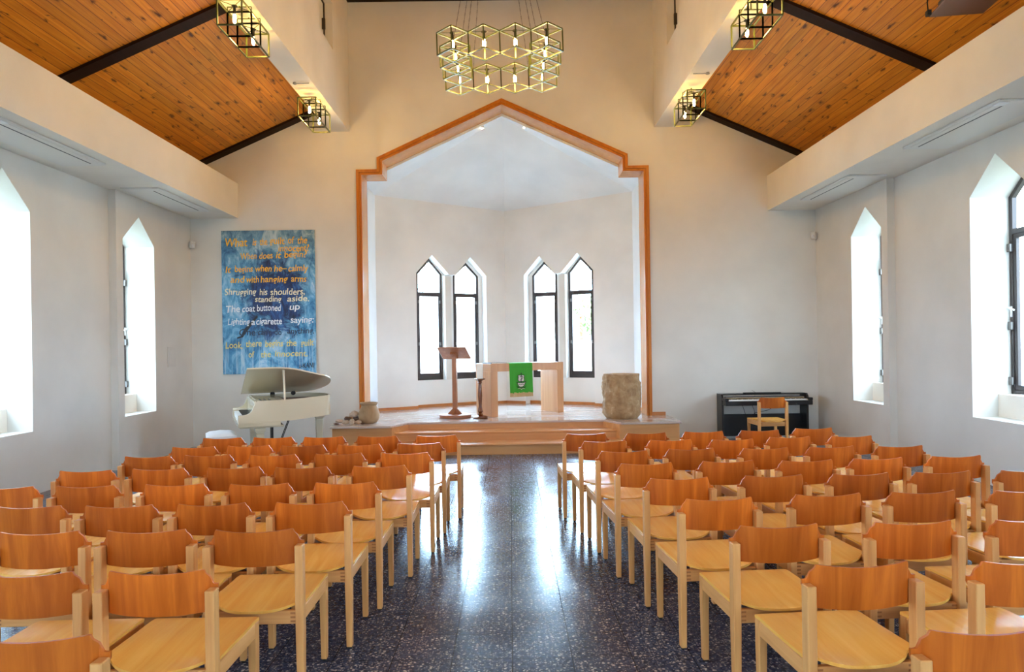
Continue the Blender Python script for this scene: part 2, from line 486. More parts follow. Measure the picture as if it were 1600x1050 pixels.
# ------------------------------------------------------------------ mesh builder
class MB:
    def __init__(s):
        s.v, s.f = [], []

    def add(s, vs, fs):
        k = len(s.v)
        s.v += [tuple(x) for x in vs]
        s.f += [tuple(i + k for i in f) for f in fs]
        return s

    def box(s, x0, x1, y0, y1, z0, z1, mat=None):
        vs = [Vector((x, y, z)) for z in (z0, z1) for y in (y0, y1) for x in (x0, x1)]
        if mat is not None:
            vs = [mat @ v for v in vs]
        return s.add(vs, [(0, 2, 3, 1), (4, 5, 7, 6), (0, 1, 5, 4), (2, 6, 7, 3), (0, 4, 6, 2), (1, 3, 7, 5)])

    def taper(s, c0, h0, c1, h1):
        """square bar between two centres with half-sizes (hx, hy)"""
        vs = []
        for c, h in ((c0, h0), (c1, h1)):
            for a, b in ((-1, -1), (1, -1), (1, 1), (-1, 1)):
                vs.append((c[0] + a * h[0], c[1] + b * h[1], c[2]))
        return s.add(vs, [(3, 2, 1, 0), (4, 5, 6, 7), (0, 1, 5, 4), (1, 2, 6, 5), (2, 3, 7, 6), (3, 0, 4, 7)])

    def rod(s, a, b, r, n=4, ph=None):
        a, b = Vector(a), Vector(b)
        d = (b - a).normalized()
        u = d.cross(Vector((0, 0, 1)))
        if u.length < 1e-3:
            u = Vector((1, 0, 0))
        u.normalize()
        w = d.cross(u)
        ph = pi / n if ph is None else ph
        vs = []
        for p in (a, b):
            for i in range(n):
                t = 2 * pi * i / n + ph
                vs.append(p + (u * cos(t) + w * sin(t)) * r)
        fs = [tuple(range(n - 1, -1, -1)), tuple(range(n, 2 * n))]
        for i in range(n):
            j = (i + 1) % n
            fs.append((i, j, n + j, n + i))
        return s.add(vs, fs)

    def tube(s, pts, r, n=6):
        for a, b in zip(pts, pts[1:]):
            s.rod(a, b, r, n)
        return s

    def lathe(s, prof, c=(0, 0, 0), n=28, cap=True, sq=1.0):
        """prof: (radius, z) from bottom to top"""
        vs = []
        for r, z in prof:
            for i in range(n):
                t = 2 * pi * i / n
                vs.append((c[0] + r * cos(t), c[1] + r * sin(t) * sq, c[2] + z))
        fs = []
        for k in range(len(prof) - 1):
            for i in range(n):
                j = (i + 1) % n
                fs.append((k * n + i, k * n + j, (k + 1) * n + j, (k + 1) * n + i))
        if cap:
            fs.append(tuple(range(n - 1, -1, -1)))
            fs.append(tuple((len(prof) - 1) * n + i for i in range(n)))
        return s.add(vs, fs)

    def panel(s, outer, holes, d0, d1, fn):
        """flat slab outline (a,b) with holes; depth from d0 to d1; fn(a,b,d) -> xyz"""
        loops = [outer] + list(holes)
        flat = [p for lp in loops for p in lp]
        tris = tessellate_polygon([[Vector((p[0], p[1], 0)) for p in lp] for lp in loops])
        n = len(flat)
        vs = [fn(p[0], p[1], d0) for p in flat] + [fn(p[0], p[1], d1) for p in flat]
        fs = [tuple(t) for t in tris] + [tuple(n + i for i in reversed(t)) for t in tris]
        k = 0
        for lp in loops:
            m = len(lp)
            for i in range(m):
                j = (i + 1) % m
                fs.append((k + i, k + j, n + k + j, n + k + i))
            k += m
        return s.add(vs, fs)

    def grid(s, rows):
        nr, nc = len(rows), len(rows[0])
        vs = [p for r in rows for p in r]
        fs = [(i * nc + j, i * nc + j + 1, (i + 1) * nc + j + 1, (i + 1) * nc + j) for i in range(nr - 1) for j in range(nc - 1)]
        return s.add(vs, fs)

    def shell(s, top, bot):
        """closed slab from two equal grids"""
        nr, nc = len(top), len(top[0])
        k = nr * nc
        vs = [p for r in top for p in r] + [p for r in bot for p in r]
        fs = []
        for i in range(nr - 1):
            for j in range(nc - 1):
                q = (i * nc + j, i * nc + j + 1, (i + 1) * nc + j + 1, (i + 1) * nc + j)
                fs.append(q)
                fs.append(tuple(k + x for x in reversed(q)))
        per = [(0, j) for j in range(nc)] + [(i, nc - 1) for i in range(1, nr)] + [(nr - 1, j) for j in range(nc - 2, -1, -1)] + [(i, 0) for i in range(nr - 2, 0, -1)]
        idx = [a * nc + b for a, b in per]
        for a, b in zip(idx, idx[1:] + idx[:1]):
            fs.append((a, k + a, k + b, b))
        return s.add(vs, fs)

    def build(s, name, mat, parent=None, bevel=0.0, smooth=False, seg=1, local=None):
        me = bpy.data.meshes.new(name)
        bm = bmesh.new()
        bv = [bm.verts.new(v) for v in s.v]
        for f in s.f:
            try:
                bm.faces.new([bv[i] for i in f])
            except ValueError:
                pass
        bmesh.ops.recalc_face_normals(bm, faces=bm.faces)
        if bevel:
            ed = [e for e in bm.edges if len(e.link_faces) == 2 and e.calc_face_angle(0) > 0.6]
            bmesh.ops.bevel(bm, geom=ed, offset=bevel, segments=seg, affect='EDGES', clamp_overlap=True)
        if local is not None:                     # express vertices in the frame of `local`
            bmesh.ops.transform(bm, matrix=local.inverted(), verts=bm.verts)
        if smooth:
            for f in bm.faces:
                f.smooth = True
            for e in bm.edges:
                if len(e.link_faces) == 2 and e.calc_face_angle(0) > 0.7:
                    e.smooth = False
        bm.to_mesh(me)
        bm.free()
        me.materials.append(MT[mat] if isinstance(mat, str) else mat)
        o = bpy.data.objects.new(name, me)
        COL.objects.link(o)
        if parent is not None:
            o.parent = parent
        elif local is not None:
            o.matrix_world = local
        return o


def struct(o):
    o['kind'] = 'structure'
    return o


def tag(o, label, cat, group=None):
    o['label'] = label
    o['category'] = cat
    if group:
        o['group'] = group
    return o


def thing(name, label, cat, loc=(0, 0, 0), rz=0.0, group=None, rot=None):
    o = bpy.data.objects.new(name, None)
    o.empty_display_size = 0.1
    COL.objects.link(o)
    o.location = loc
    o.rotation_euler = rot or (0, 0, rz)
    return tag(o, label, cat, group)


def dup(root, loc, rz, label, group=None):
    def cp(o, par):
        c = o.copy()
        COL.objects.link(c)
        c.parent = par
        for ch in kids.get(o.name, []):
            cp(ch, c)
        return c
    kids = {}
    for o in bpy.data.objects:
        if o.parent is not None:
            kids.setdefault(o.parent.name, []).append(o)
    r = cp(root, None)
    r.location = loc
    r.rotation_euler = (0, 0, rz)
    r['label'] = label
    if group:
        r['group'] = group
    return r


# ------------------------------------------------------------------ the setting
YW = 11.33          # chancel wall
PZ = 0.40           # platform height
YB = -4.2           # rear wall, behind the camera

struct(MB().box(-5.72, 5.72, YB - 0.3, 11.7, -0.2, 0).build('floor', 'floor'))
struct(MB().box(-60, 60, -40, 12, -0.9, -0.62).build('ground', 'lawn'))
struct(MB().add([(-60, 12, -0.62), (60, 12, -0.62), (60, 45, 5.0), (-60, 45, 5.0), (-60, 12, -0.9), (60, 12, -0.9), (60, 45, -0.9), (-60, 45, -0.9)],
                [(0, 1, 2, 3), (7, 6, 5, 4), (0, 4, 5, 1), (1, 5, 6, 2), (2, 6, 7, 3), (3, 7, 4, 0)]).build('ground', 'bounce_slope'))


def gable(c, hw, z0, zs, za):
    return [(c - hw, z0), (c + hw, z0), (c + hw, zs), (c, za), (c - hw, zs)]


def side_walls():
    win_n = 1
    for s, side in ((-1, 'left'), (1, 'right')):
        fn = lambda a, b, d, s=s: (s * d, a, b)
        near_c = (7.275, 4.80, 2.33, -0.15, -2.6)  # first one in view; the others added unseen to bring in light
        holes = [gable(c, 0.413, 0.70, 3.13, 3.508) for c in near_c]
        a = MB().panel([(YB, 0), (9.188, 0), (9.188, 4.75), (YB, 4.75)], holes, 5.20, 5.72, fn).build('wall_' + side, 'wall')
        struct(a)
        b = MB().panel([(9.188, 0), (11.6, 0), (11.6, 4.75), (9.188, 4.75)], [gable(9.752, 0.412, 0.695, 3.09, 3.448)], 5.10, 5.72, fn).build('wall_' + side, 'wall')
        struct(b)
        for c, x0, zs, za, z0 in [(9.752, 5.10, 3.09, 3.448, 0.695)] + [(c, 5.20, 3.13, 3.508, 0.70) for c in near_c]:
            xf = x0 + 0.43
            w = bpy.data.objects.new('window_%d' % win_n, None)
            COL.objects.link(w)
            struct(w)
            w.location = (s * xf, c, z0)
            win_n += 1
            hw = 0.411
            L = Matrix.Translation((s * xf, c, z0))
            fnw = lambda a, b, d, s=s: (s * d, a, b)
            zb = 0.95
            out = gable(c, hw, zb, zs, za - 0.002)
            fw = 0.05
            # frame: outline minus inset outline
            sl = (za - zs) / hw
            inn_up = [(c - hw + fw, 2.77), (c + hw - fw, 2.77), (c + hw - fw, zs - 0.012), (c, za - fw * 1.35), (c - hw + fw, zs - 0.012)]
            inn_lo = [(c - hw + fw, zb + fw), (c + hw - fw, zb + fw), (c + hw - fw, 2.71), (c - hw + fw, 2.71)]
            MB().panel(out, [inn_up, inn_lo], xf, xf + 0.06, fnw).build('window_frame', 'frame_dark', w, bevel=0.004, local=L)
            sash_in = [(c - hw + fw + 0.045, zb + fw + 0.05), (c + hw - fw - 0.045, zb + fw + 0.05), (c + hw - fw - 0.045, 2.665), (c - hw + fw + 0.045, 2.665)]
            MB().panel(inn_lo, [sash_in], xf + 0.008, xf + 0.05, fnw).build('sash', 'frame_dark', w, bevel=0.003, local=L)
            g = MB()
            g.add([fnw(a, b, xf + 0.03) for a, b in inn_up], [(0, 1, 2, 3, 4)])
            g.add([fnw(a, b, xf + 0.03) for a, b in sash_in], [(0, 1, 2, 3)])
            g.build('pane', 'glass', w, local=L)
            MB().box(min(s * (xf - 0.145), s * xf), max(s * (xf - 0.145), s * xf), c - hw, c + hw, z0, zb).build('window_sill', 'reveal', w, local=L)
            # latch and hinges on the far stile
            ys = c + hw - fw * 0.5
            MB().box(min(s * (xf - 0.012), s * xf), max(s * (xf - 0.012), s * xf), ys - 0.016, ys + 0.016, 1.80, 1.92).build('handle_plate', 'white_plastic', w, bevel=0.004, local=L)
            MB().rod((s * (xf - 0.012), ys, 1.90), (s * (xf - 0.055), ys, 1.905), 0.009, 8).rod((s * (xf - 0.05), ys, 1.905), (s * (xf - 0.055), ys - 0.11, 1.875), 0.010, 8).build('window_handle', 'white_plastic', w, local=L)
            for zz in (2.52, 1.66, 1.05):
                MB().box(min(s * (xf - 0.03), s * xf), max(s * (xf - 0.03), s * xf), ys - 0.025, ys + 0.025, zz, zz + 0.09).build('hinge', 'metal', w, bevel=0.004, local=L)
            portal((s * (xf + 0.085), c, (zb + za) / 2), (-s, 0, 0), 2 * hw, za - zb)


side_walls()

# rear wall behind the camera: unseen, tall glazed openings added to light chairs and front wall
rw_holes = [[(a, 0.5), (b, 0.5), (b, 2.9), (a, 2.9)] for a, b in ((-4.6, -3.2), (-2.1, -0.9), (0.9, 2.1), (3.2, 4.6))]
struct(MB().panel([(-5.72, 0), (5.72, 0), (5.72, 4.75), (2.8, 8.6), (-2.8, 8.6), (-5.72, 4.75)], rw_holes, YB - 0.3, YB, lambda a, b, d: (a, d, b)).build('wall_back', 'wall'))
for i, h in enumerate(rw_holes):
    (a, z0), (b, _), (_, z1), _ = h
    w = bpy.data.objects.new('window_%d' % (20 + i), None)
    COL.objects.link(w)
    struct(w)
    w.location = ((a + b) / 2, YB - 0.15, z0)
    L = Matrix.Translation(w.location)
    mid = (a + b) / 2
    MB().panel(h, [[(a + .06, z0 + .06), (mid - .03, z0 + .06), (mid - .03, z1 - .06), (a + .06, z1 - .06)], [(mid + .03, z0 + .06), (b - .06, z0 + .06), (b - .06, z1 - .06), (mid + .03, z1 - .06)]],
               YB - .2, YB - .14, lambda a, b, d: (a, d, b)).build('window_frame', 'frame_dark', w, local=L)
    MB().add([(a + .06, YB - .17, z0 + .06), (b - .06, YB - .17, z0 + .06), (b - .06, YB - .17, z1 - .06), (a + .06, YB - .17, z1 - .06)], [(0, 1, 2, 3)]).build('pane', 'glass', w, local=L)
    portal((mid, YB - 0.25, (z0 + z1) / 2), (0, 1, 0), b - a, z1 - z0)

# chancel wall with the stepped arch
ARCH = [(-2.377, 0.0), (-2.377, 4.4665), (-2.0375, 4.4665), (-2.0375, 4.660), (0, 5.591), (2.0375, 4.660), (2.0375, 4.4665), (2.377, 4.4665), (2.377, 0.0)]


def inset(poly, d):
    """move an open polyline towards its inside (the side below/inside the arch)"""
    res = []
    n = len(poly)
    nrm = []
    for (x0, z0), (x1, z1) in zip(poly, poly[1:]):
        dx, dz = x1 - x0, z1 - z0
        l = hypot(dx, dz)
        nrm.append((dz / l, -dx / l))
    for i in range(n):
        if i == 0:
            m = nrm[0]
            k = 1
        elif i == n - 1:
            m = nrm[-1]
            k = 1
        else:
            a, b = nrm[i - 1], nrm[i]
            m = (a[0] + b[0], a[1] + b[1])
            l2 = m[0] ** 2 + m[1] ** 2
            k = 2 / l2
        res.append((poly[i][0] + m[0] * d * k, poly[i][1] + m[1] * d * k))
    return res


wall_out = [(-5.72, 0)] + ARCH + [(5.72, 0), (5.72, 4.6), (2.8, 8.6), (-2.8, 8.6), (-5.72, 4.6)]
struct(MB().panel(wall_out, [], YW, YW + 0.44, lambda a, b, d: (a, d, b)).build('wall_front', 'wall'))


def arch_ring(d0, d1, y0, y1, name, mat):
    A, B = inset(ARCH, d0), inset(ARCH, d1)
    A[0], A[-1], B[0], B[-1] = [(p[0], PZ) for p in (A[0], A[-1], B[0], B[-1])]
    mb = MB()
    for i in range(len(A) - 1):
        q = [A[i], A[i + 1], B[i + 1], B[i]]
        vs = [(x, y0, z) for x, z in q] + [(x, y1, z) for x, z in q]
        mb.add(vs, [(0, 1, 2, 3), (7, 6, 5, 4), (0, 4, 5, 1), (1, 5, 6, 2), (2, 6, 7, 3), (3, 7, 4, 0)])
    return struct(mb.build(name, mat))


arch_ring(-0.004, 0.042, YW - 0.040, YW + 0.02, 'trim_1', 'arch_wood')
arch_ring(0.042, 0.078, YW - 0.018, YW + 0.02, 'trim_2', 'arch_wood')
arch_ring(-0.0, 0.078, YW + 0.02, YW + 0.44, 'trim_3', 'jamb_wood')

# apse: short side walls, two diagonal walls meeting in the middle, folded ceiling
YC, YM = 12.8, 14.2
for s, side in ((-1, 'left'), (1, 'right')):
    struct(MB().box(min(s * 2.37, s * 2.6), max(s * 2.37, s * 2.6), YW + 0.44, YC + 0.1, 0, 4.40).build('wall_apse_' + side, 'apse_lit_white'))
    p0 = Vector((s * 2.37, YC, 0))
    dr = Vector((-s * 2.37, YM - YC, 0)).normalized()
    nr = Vector((s * (YM - YC), 2.37, 0)).normalized()      # outward
    LEN = hypot(2.37, YM - YC)
    fn = lambda a, b, d, p0=p0, dr=dr, nr=nr: tuple(p0 + dr * a + nr * d + Vector((0, 0, b)))
    E = 0.12 if s < 0 else 0.0
    hole = [(0.80, 0.0), (0.80, 2.99), (1.13, 3.34), (1.485, 2.975), (1.63, 2.975), (1.957, 3.34), (2.31, 2.985), (2.31, 0.0)]
    front = [(0.0, 0.0)] + hole + [(LEN, 0.0), (LEN, 4.32), (0.0, 4.38)]
    struct(MB().panel(front, [], 0.0, 0.2, fn).build('wall_apse_' + side, 'apse'))
    wins = [gable(1.15, 0.275, 0.925, 2.995, 3.30), gable(1.95, 0.283, 0.925, 2.985, 3.262)]
    struct(MB().panel([(0.2, 0), (LEN - 0.05, 0), (LEN - 0.05, 4.3), (0.2, 4.3)], wins, 0.2, 0.42, fn).build('wall_apse_' + side, 'apse'))
    MBp = MB()
    pts = [fn(1.435, 0.925, 0.08), fn(1.566, 0.925, 0.08), fn(1.566, 0.925, 0.2), fn(1.435, 0.925, 0.2)]
    MBp.add([Vector(p) for p in pts] + [Vector(p) + Vector((0, 0, 2.035)) for p in pts], [(3, 2, 1, 0), (4, 5, 6, 7), (0, 1, 5, 4), (1, 2, 6, 5), (2, 3, 7, 6), (3, 0, 4, 7)])
    struct(MBp.build('trim_4', 'wall'))
    for k, (c, hw, zs, za) in enumerate(((1.15, 0.275, 2.995, 3.30), (1.95, 0.283, 2.985, 3.262))):
        w = bpy.data.objects.new('window_%d' % (13 + k + (2 if s > 0 else 0)), None)
        COL.objects.link(w)
        struct(w)
        w.location = fn(c, 0.925, 0.23)
        L = Matrix.Translation(w.location)
        fw = 0.048
        zb = 0.925
        up = [(c - hw + fw, 2.635), (c + hw - fw, 2.635), (c + hw - fw, zs - 0.01), (c, za - fw * 1.4), (c - hw + fw, zs - 0.01)]
        lo = [(c - hw + fw, zb + fw), (c + hw - fw, zb + fw), (c + hw - fw, 2.575), (c - hw + fw, 2.575)]
        sash = [(c - hw + fw + .03, zb + fw + .085), (c + hw - fw - .03, zb + fw + .085), (c + hw - fw - .03, 2.555), (c - hw + fw + .03, 2.555)]
        MB().panel(gable(c, hw, zb, zs, za), [up, lo], 0.205, 0.26, fn).build('window_frame', 'frame_dark', w, local=L)
        MB().panel(lo, [sash], 0.212, 0.25, fn).build('sash', 'frame_dark', w, local=L)
        g = MB()
        g.add([fn(a, b, 0.235) for a, b in up], [(0, 1, 2, 3, 4)])
        g.add([fn(a, b, 0.235) for a, b in sash], [(0, 1, 2, 3)])
        g.build('pane', 'glass', w, local=L)
        sg = -1 if k == 0 else 1
        for sg in (-1, 1):
            for zz in (2.42, 1.6):
                mbh = MB().panel([(c + sg * (hw - 0.05) - .014, zz), (c + sg * (hw - 0.05) + .014, zz), (c + sg * (hw - 0.05) + .014, zz + .06), (c + sg * (hw - 0.05) - .014, zz + .06)], [], 0.19, 0.212, fn)
                mbh.build('hinge', 'metal', w, local=L)
        portal(fn(c, (zb + za) / 2, 0.30), tuple(-nr), 2 * hw, za - zb)
    # low apse baseboards: side wall, wall piece, recess, wall piece
    bs = [(0.0, 0.80, 0.0), (0.80, 2.31, 0.2), (2.31, LEN, 0.0)]
    for a, b, d in bs:
        o = MB().panel([(a, PZ), (b, PZ), (b, PZ + 0.052), (a, PZ + 0.052)], [], d - 0.014, d, fn).build('baseboard_apse', 'base_wood')
        struct(o)
    struct(MB().box(min(s * 2.356, s * 2.37), max(s * 2.356, s * 2.37), YW + 0.44, YC, PZ, PZ + 0.052).build('baseboard_apse', 'base_wood'))
    # ledge of baseboard on the chancel wall above the side box
    struct(MB().box(min(s * 2.39, s * 2.60), max(s * 2.39, s * 2.60), YW - 0.016, YW, PZ, PZ + 0.055).build('baseboard_front', 'base_wood'))

zr = 5.463
Y0 = YW + 0.44


def thick(poly, t=0.18):
    k = len(poly)
    vs = list(poly) + [(x, y, z + t) for x, y, z in poly]
    fs = [tuple(range(k)), tuple(range(2 * k - 1, k - 1, -1))] + [(i, (i + 1) % k, k + (i + 1) % k, k + i) for i in range(k)]
    return vs, fs


mb = MB()
for s in (-1, 1):
    mb.add(*thick([(s * 2.37, YC, 4.38), (0, YM, 4.32), (0, Y0 + 0.06, zr)]))
    mb.add(*thick([(s * 2.37, Y0, 4.38), (s * 2.37, YC, 4.38), (0, Y0 + 0.06, zr), (0, Y0, zr)]))
struct(mb.build('ceiling_apse', 'apse_lit_white'))
# close the little gable above the apse ceiling behind the arch and the outer roof edge
struct(MB().add([(-2.9, Y0 + 0.001, 4.2), (2.9, Y0 + 0.001, 4.2), (2.9, YM + 0.6, 5.7), (-2.9, YM + 0.6, 5.7), (-2.9, Y0 + 0.001, 5.9), (2.9, Y0 + 0.001, 5.9), (2.9, YM + 0.6, 5.9), (-2.9, YM + 0.6, 5.9)],
                [(4, 5, 6, 7), (7, 6, 5, 4)][:1]).build('ceiling_apse', 'wall'))

# aisle bulkheads
for s, side in ((-1, 'left'), (1, 'right')):
    struct(MB().box(min(s * 4.317, s * 5.205), max(s * 4.317, s * 5.205), YB, YW, 3.712, 4.279).build('wall_bulkhead_' + side, 'wall_beam'))
    # nave wall carried over the aisle
    fn = lambda a, b, d, s=s: (s * d, a, b)
    struct(MB().panel([(YB, 5.10), (YW, 5.10), (YW, 7.6), (YB, 7.6)], [[(9.60, 6.01), (10.335, 6.01), (10.335, 6.70), (9.60, 6.70)]], 2.486, 2.80, fn).build('wall_nave_' + side, 'wall_beam'))
    w = bpy.data.objects.new('window_%d' % (17 if s < 0 else 18), None)
    COL.objects.link(w)
    struct(w)
    w.location = (s * 2.65, 9.97, 6.01)
    L = Matrix.Translation(w.location)
    MB().panel([(9.60, 6.01), (10.335, 6.01), (10.335, 6.70), (9.60, 6.70)], [[(9.615, 6.025), (10.32, 6.025), (10.32, 6.685), (9.615, 6.685)]], 2.60, 2.66, fn).build('window_frame', 'frame_dark', w, local=L)
    MB().panel([(9.615, 6.025), (10.32, 6.025), (10.32, 6.685), (9.615, 6.685)], [], 2.62, 2.64, fn).build('shutter', 'wall', w, local=L)
    MB().box(min(s * 2.575, s * 2.62), max(s * 2.575, s * 2.62), 10.24, 10.27, 6.28, 6.44).build('latch', 'frame_dark', w, local=L)

# board ceilings over the aisles; local X along the room, local Y up the slope
SL = 0.44
ang = math.atan(SL)
for s, side in ((-1, 'left'), (1, 'right')):
    L = Matrix.Translation((s * 2.80, YB, 5.52)) @ Matrix.Rotation(0, 4, 'X')
    ex = Vector((0, 1, 0))
    ey = Vector((s * cos(ang), 0, -sin(ang)))
    ez = ex.cross(ey)
    R = Matrix((ex, ey, ez)).transposed().to_4x4()
    L = Matrix.Translation((s * 2.80, YB, 5.52)) @ R
    up = 1 if ez.z > 0 else -1
    mb = MB().box(0, YW - YB, -0.0, 3.35, min(0, up * 0.15), max(0, up * 0.15))
    o = mb.build('ceiling_' + side, 'ceiling_planks')
    o.matrix_world = L
    struct(o)
    for k, y in enumerate((11.15, 7.66, 4.17, 0.68)):
        a = y - YB
        mb = MB().box(a, a + 0.18, 0.0, 2.72, min(0, -up * 0.035), max(0, -up * 0.035))
        o = mb.build('rafter', 'rafter')
        o.matrix_world = L
        struct(o)
    # nave roof
    ey = Vector((-s * cos(0.42), 0, sin(0.42)))
    ez = ex.cross(ey)
    R = Matrix((ex, ey, ez)).transposed().to_4x4()
    o = MB().box(0, YW - YB, 0, 3.12, 0 if ez.z > 0 else -0.12, 0.12 if ez.z > 0 else 0).build('ceiling_nave', 'ceiling_planks')
    o.matrix_world = Matrix.Translation((s * 2.84, YB, 7.42)) @ R
    struct(o)
struct(MB().box(-2.486, 2.486, 11.08, 11.33, 7.205, 7.42).build('rafter', 'rafter'))

# platform: side boxes, body, floor board and the two steps
PF = [(-2.63, 10.37), (-1.715, 10.34), (-1.53, 10.79), (1.53, 10.79), (1.715, 10.34), (2.63, 10.37)]


def slab(poly, z0, z1):
    k = len(poly)
    vs = [(x, y, z0) for x, y in poly] + [(x, y, z1) for x, y in poly]
    return vs, [tuple(range(k - 1, -1, -1)), tuple(range(k, 2 * k))] + [(i, (i + 1) % k, k + (i + 1) % k, k + i) for i in range(k)]


body = [(-2.60, 10.40), (-1.70, 10.37), (-1.515, 10.82), (1.515, 10.82), (1.70, 10.37), (2.60, 10.40), (2.60, YW), (-2.60, YW)]
struct(MB().add(*slab(body, 0, PZ - 0.032)).build('platform_base', 'step_wood'))
top = PF + [(2.63, YW), (2.37, YW), (2.37, YC), (0.0, YM + 0.0), (-2.37, YC), (-2.37, YW), (-2.63, YW)]
top = PF + [(2.63, YW), (-2.63, YW)]
struct(MB().add(*slab(top, PZ - 0.032, PZ)).build('platform_floor', 'platform_floor', bevel=0.004))
ap = [(-2.36, YW), (2.36, YW), (2.36, YC), (2.5, YC + 0.1), (0.2, YM + 0.45), (-0.2, YM + 0.45), (-2.5, YC + 0.1), (-2.36, YC)]
struct(MB().add(*slab(ap, PZ - 0.032, PZ)).build('platform_floor', 'platform_floor'))
for y0, y1, z0, z1 in ((10.02, 10.47, 0.0, 0.155), (10.45, 10.83, 0.0, 0.285)):
    xs = 1.69 if z1 < 0.2 else 1.69
    struct(MB().box(-xs, xs, y0 + 0.012, 10.83 if z1 > 0.2 else 10.47, 0.0 if z1 < .2 else 0.155, z1 - 0.03).build('step_riser', 'step_wood'))
    struct(MB().box(-xs - 0.02, xs + 0.02, y0 - 0.012, y1, z1 - 0.03, z1).build('step_tread', 'tread_wood', bevel=0.006))

# flat ceiling cassettes under the bulkheads
for s, side in ((-1, 'left'), (1, 'right')):
    for (y0, y1, where) in ((6.30 if s < 0 else 6.20, 7.93 if s < 0 else 7.73, 'near'), (9.09 if s < 0 else 8.96, 10.63 if s < 0 else 10.47, 'far')):
        xo, xi = 4.99, 4.49
        t = thing('air_conditioner', 'flat white ceiling air unit, the %s one under the %s bulkhead' % (where, side), 'air conditioner', (s * 4.74, (y0 + y1) / 2, 3.712), group='flush air units')
        L = Matrix.Translation(t.location)
        MB().box(min(s * xi, s * xo), max(s * xi, s * xo), y0, y1, 3.688, 3.712).build('casing', 'ac', t, bevel=0.006, local=L)
        MB().box(min(s * 4.60, s * 4.615), max(s * 4.60, s * 4.615), y0 + 0.12, y1 - 0.1, 3.6865, 3.689).build('slot', 'slot', t, local=L)
        MB().box(min(s * 4.52, s * 4.585), max(s * 4.52, s * 4.585), y0 + 0.12, y1 - 0.1, 3.6835, 3.6885).build('flap', 'ac', t, bevel=0.002, local=L)
        if where == 'near':
            MB().box(min(s * 4.50, s * 4.60), max(s * 4.50, s * 4.60), y0 + 0.02, y0 + 0.11, 3.68, 3.689).build('display', 'white_plastic', t, bevel=0.002, local=L)


# ------------------------------------------------------------------ chairs
CW = 0.2025


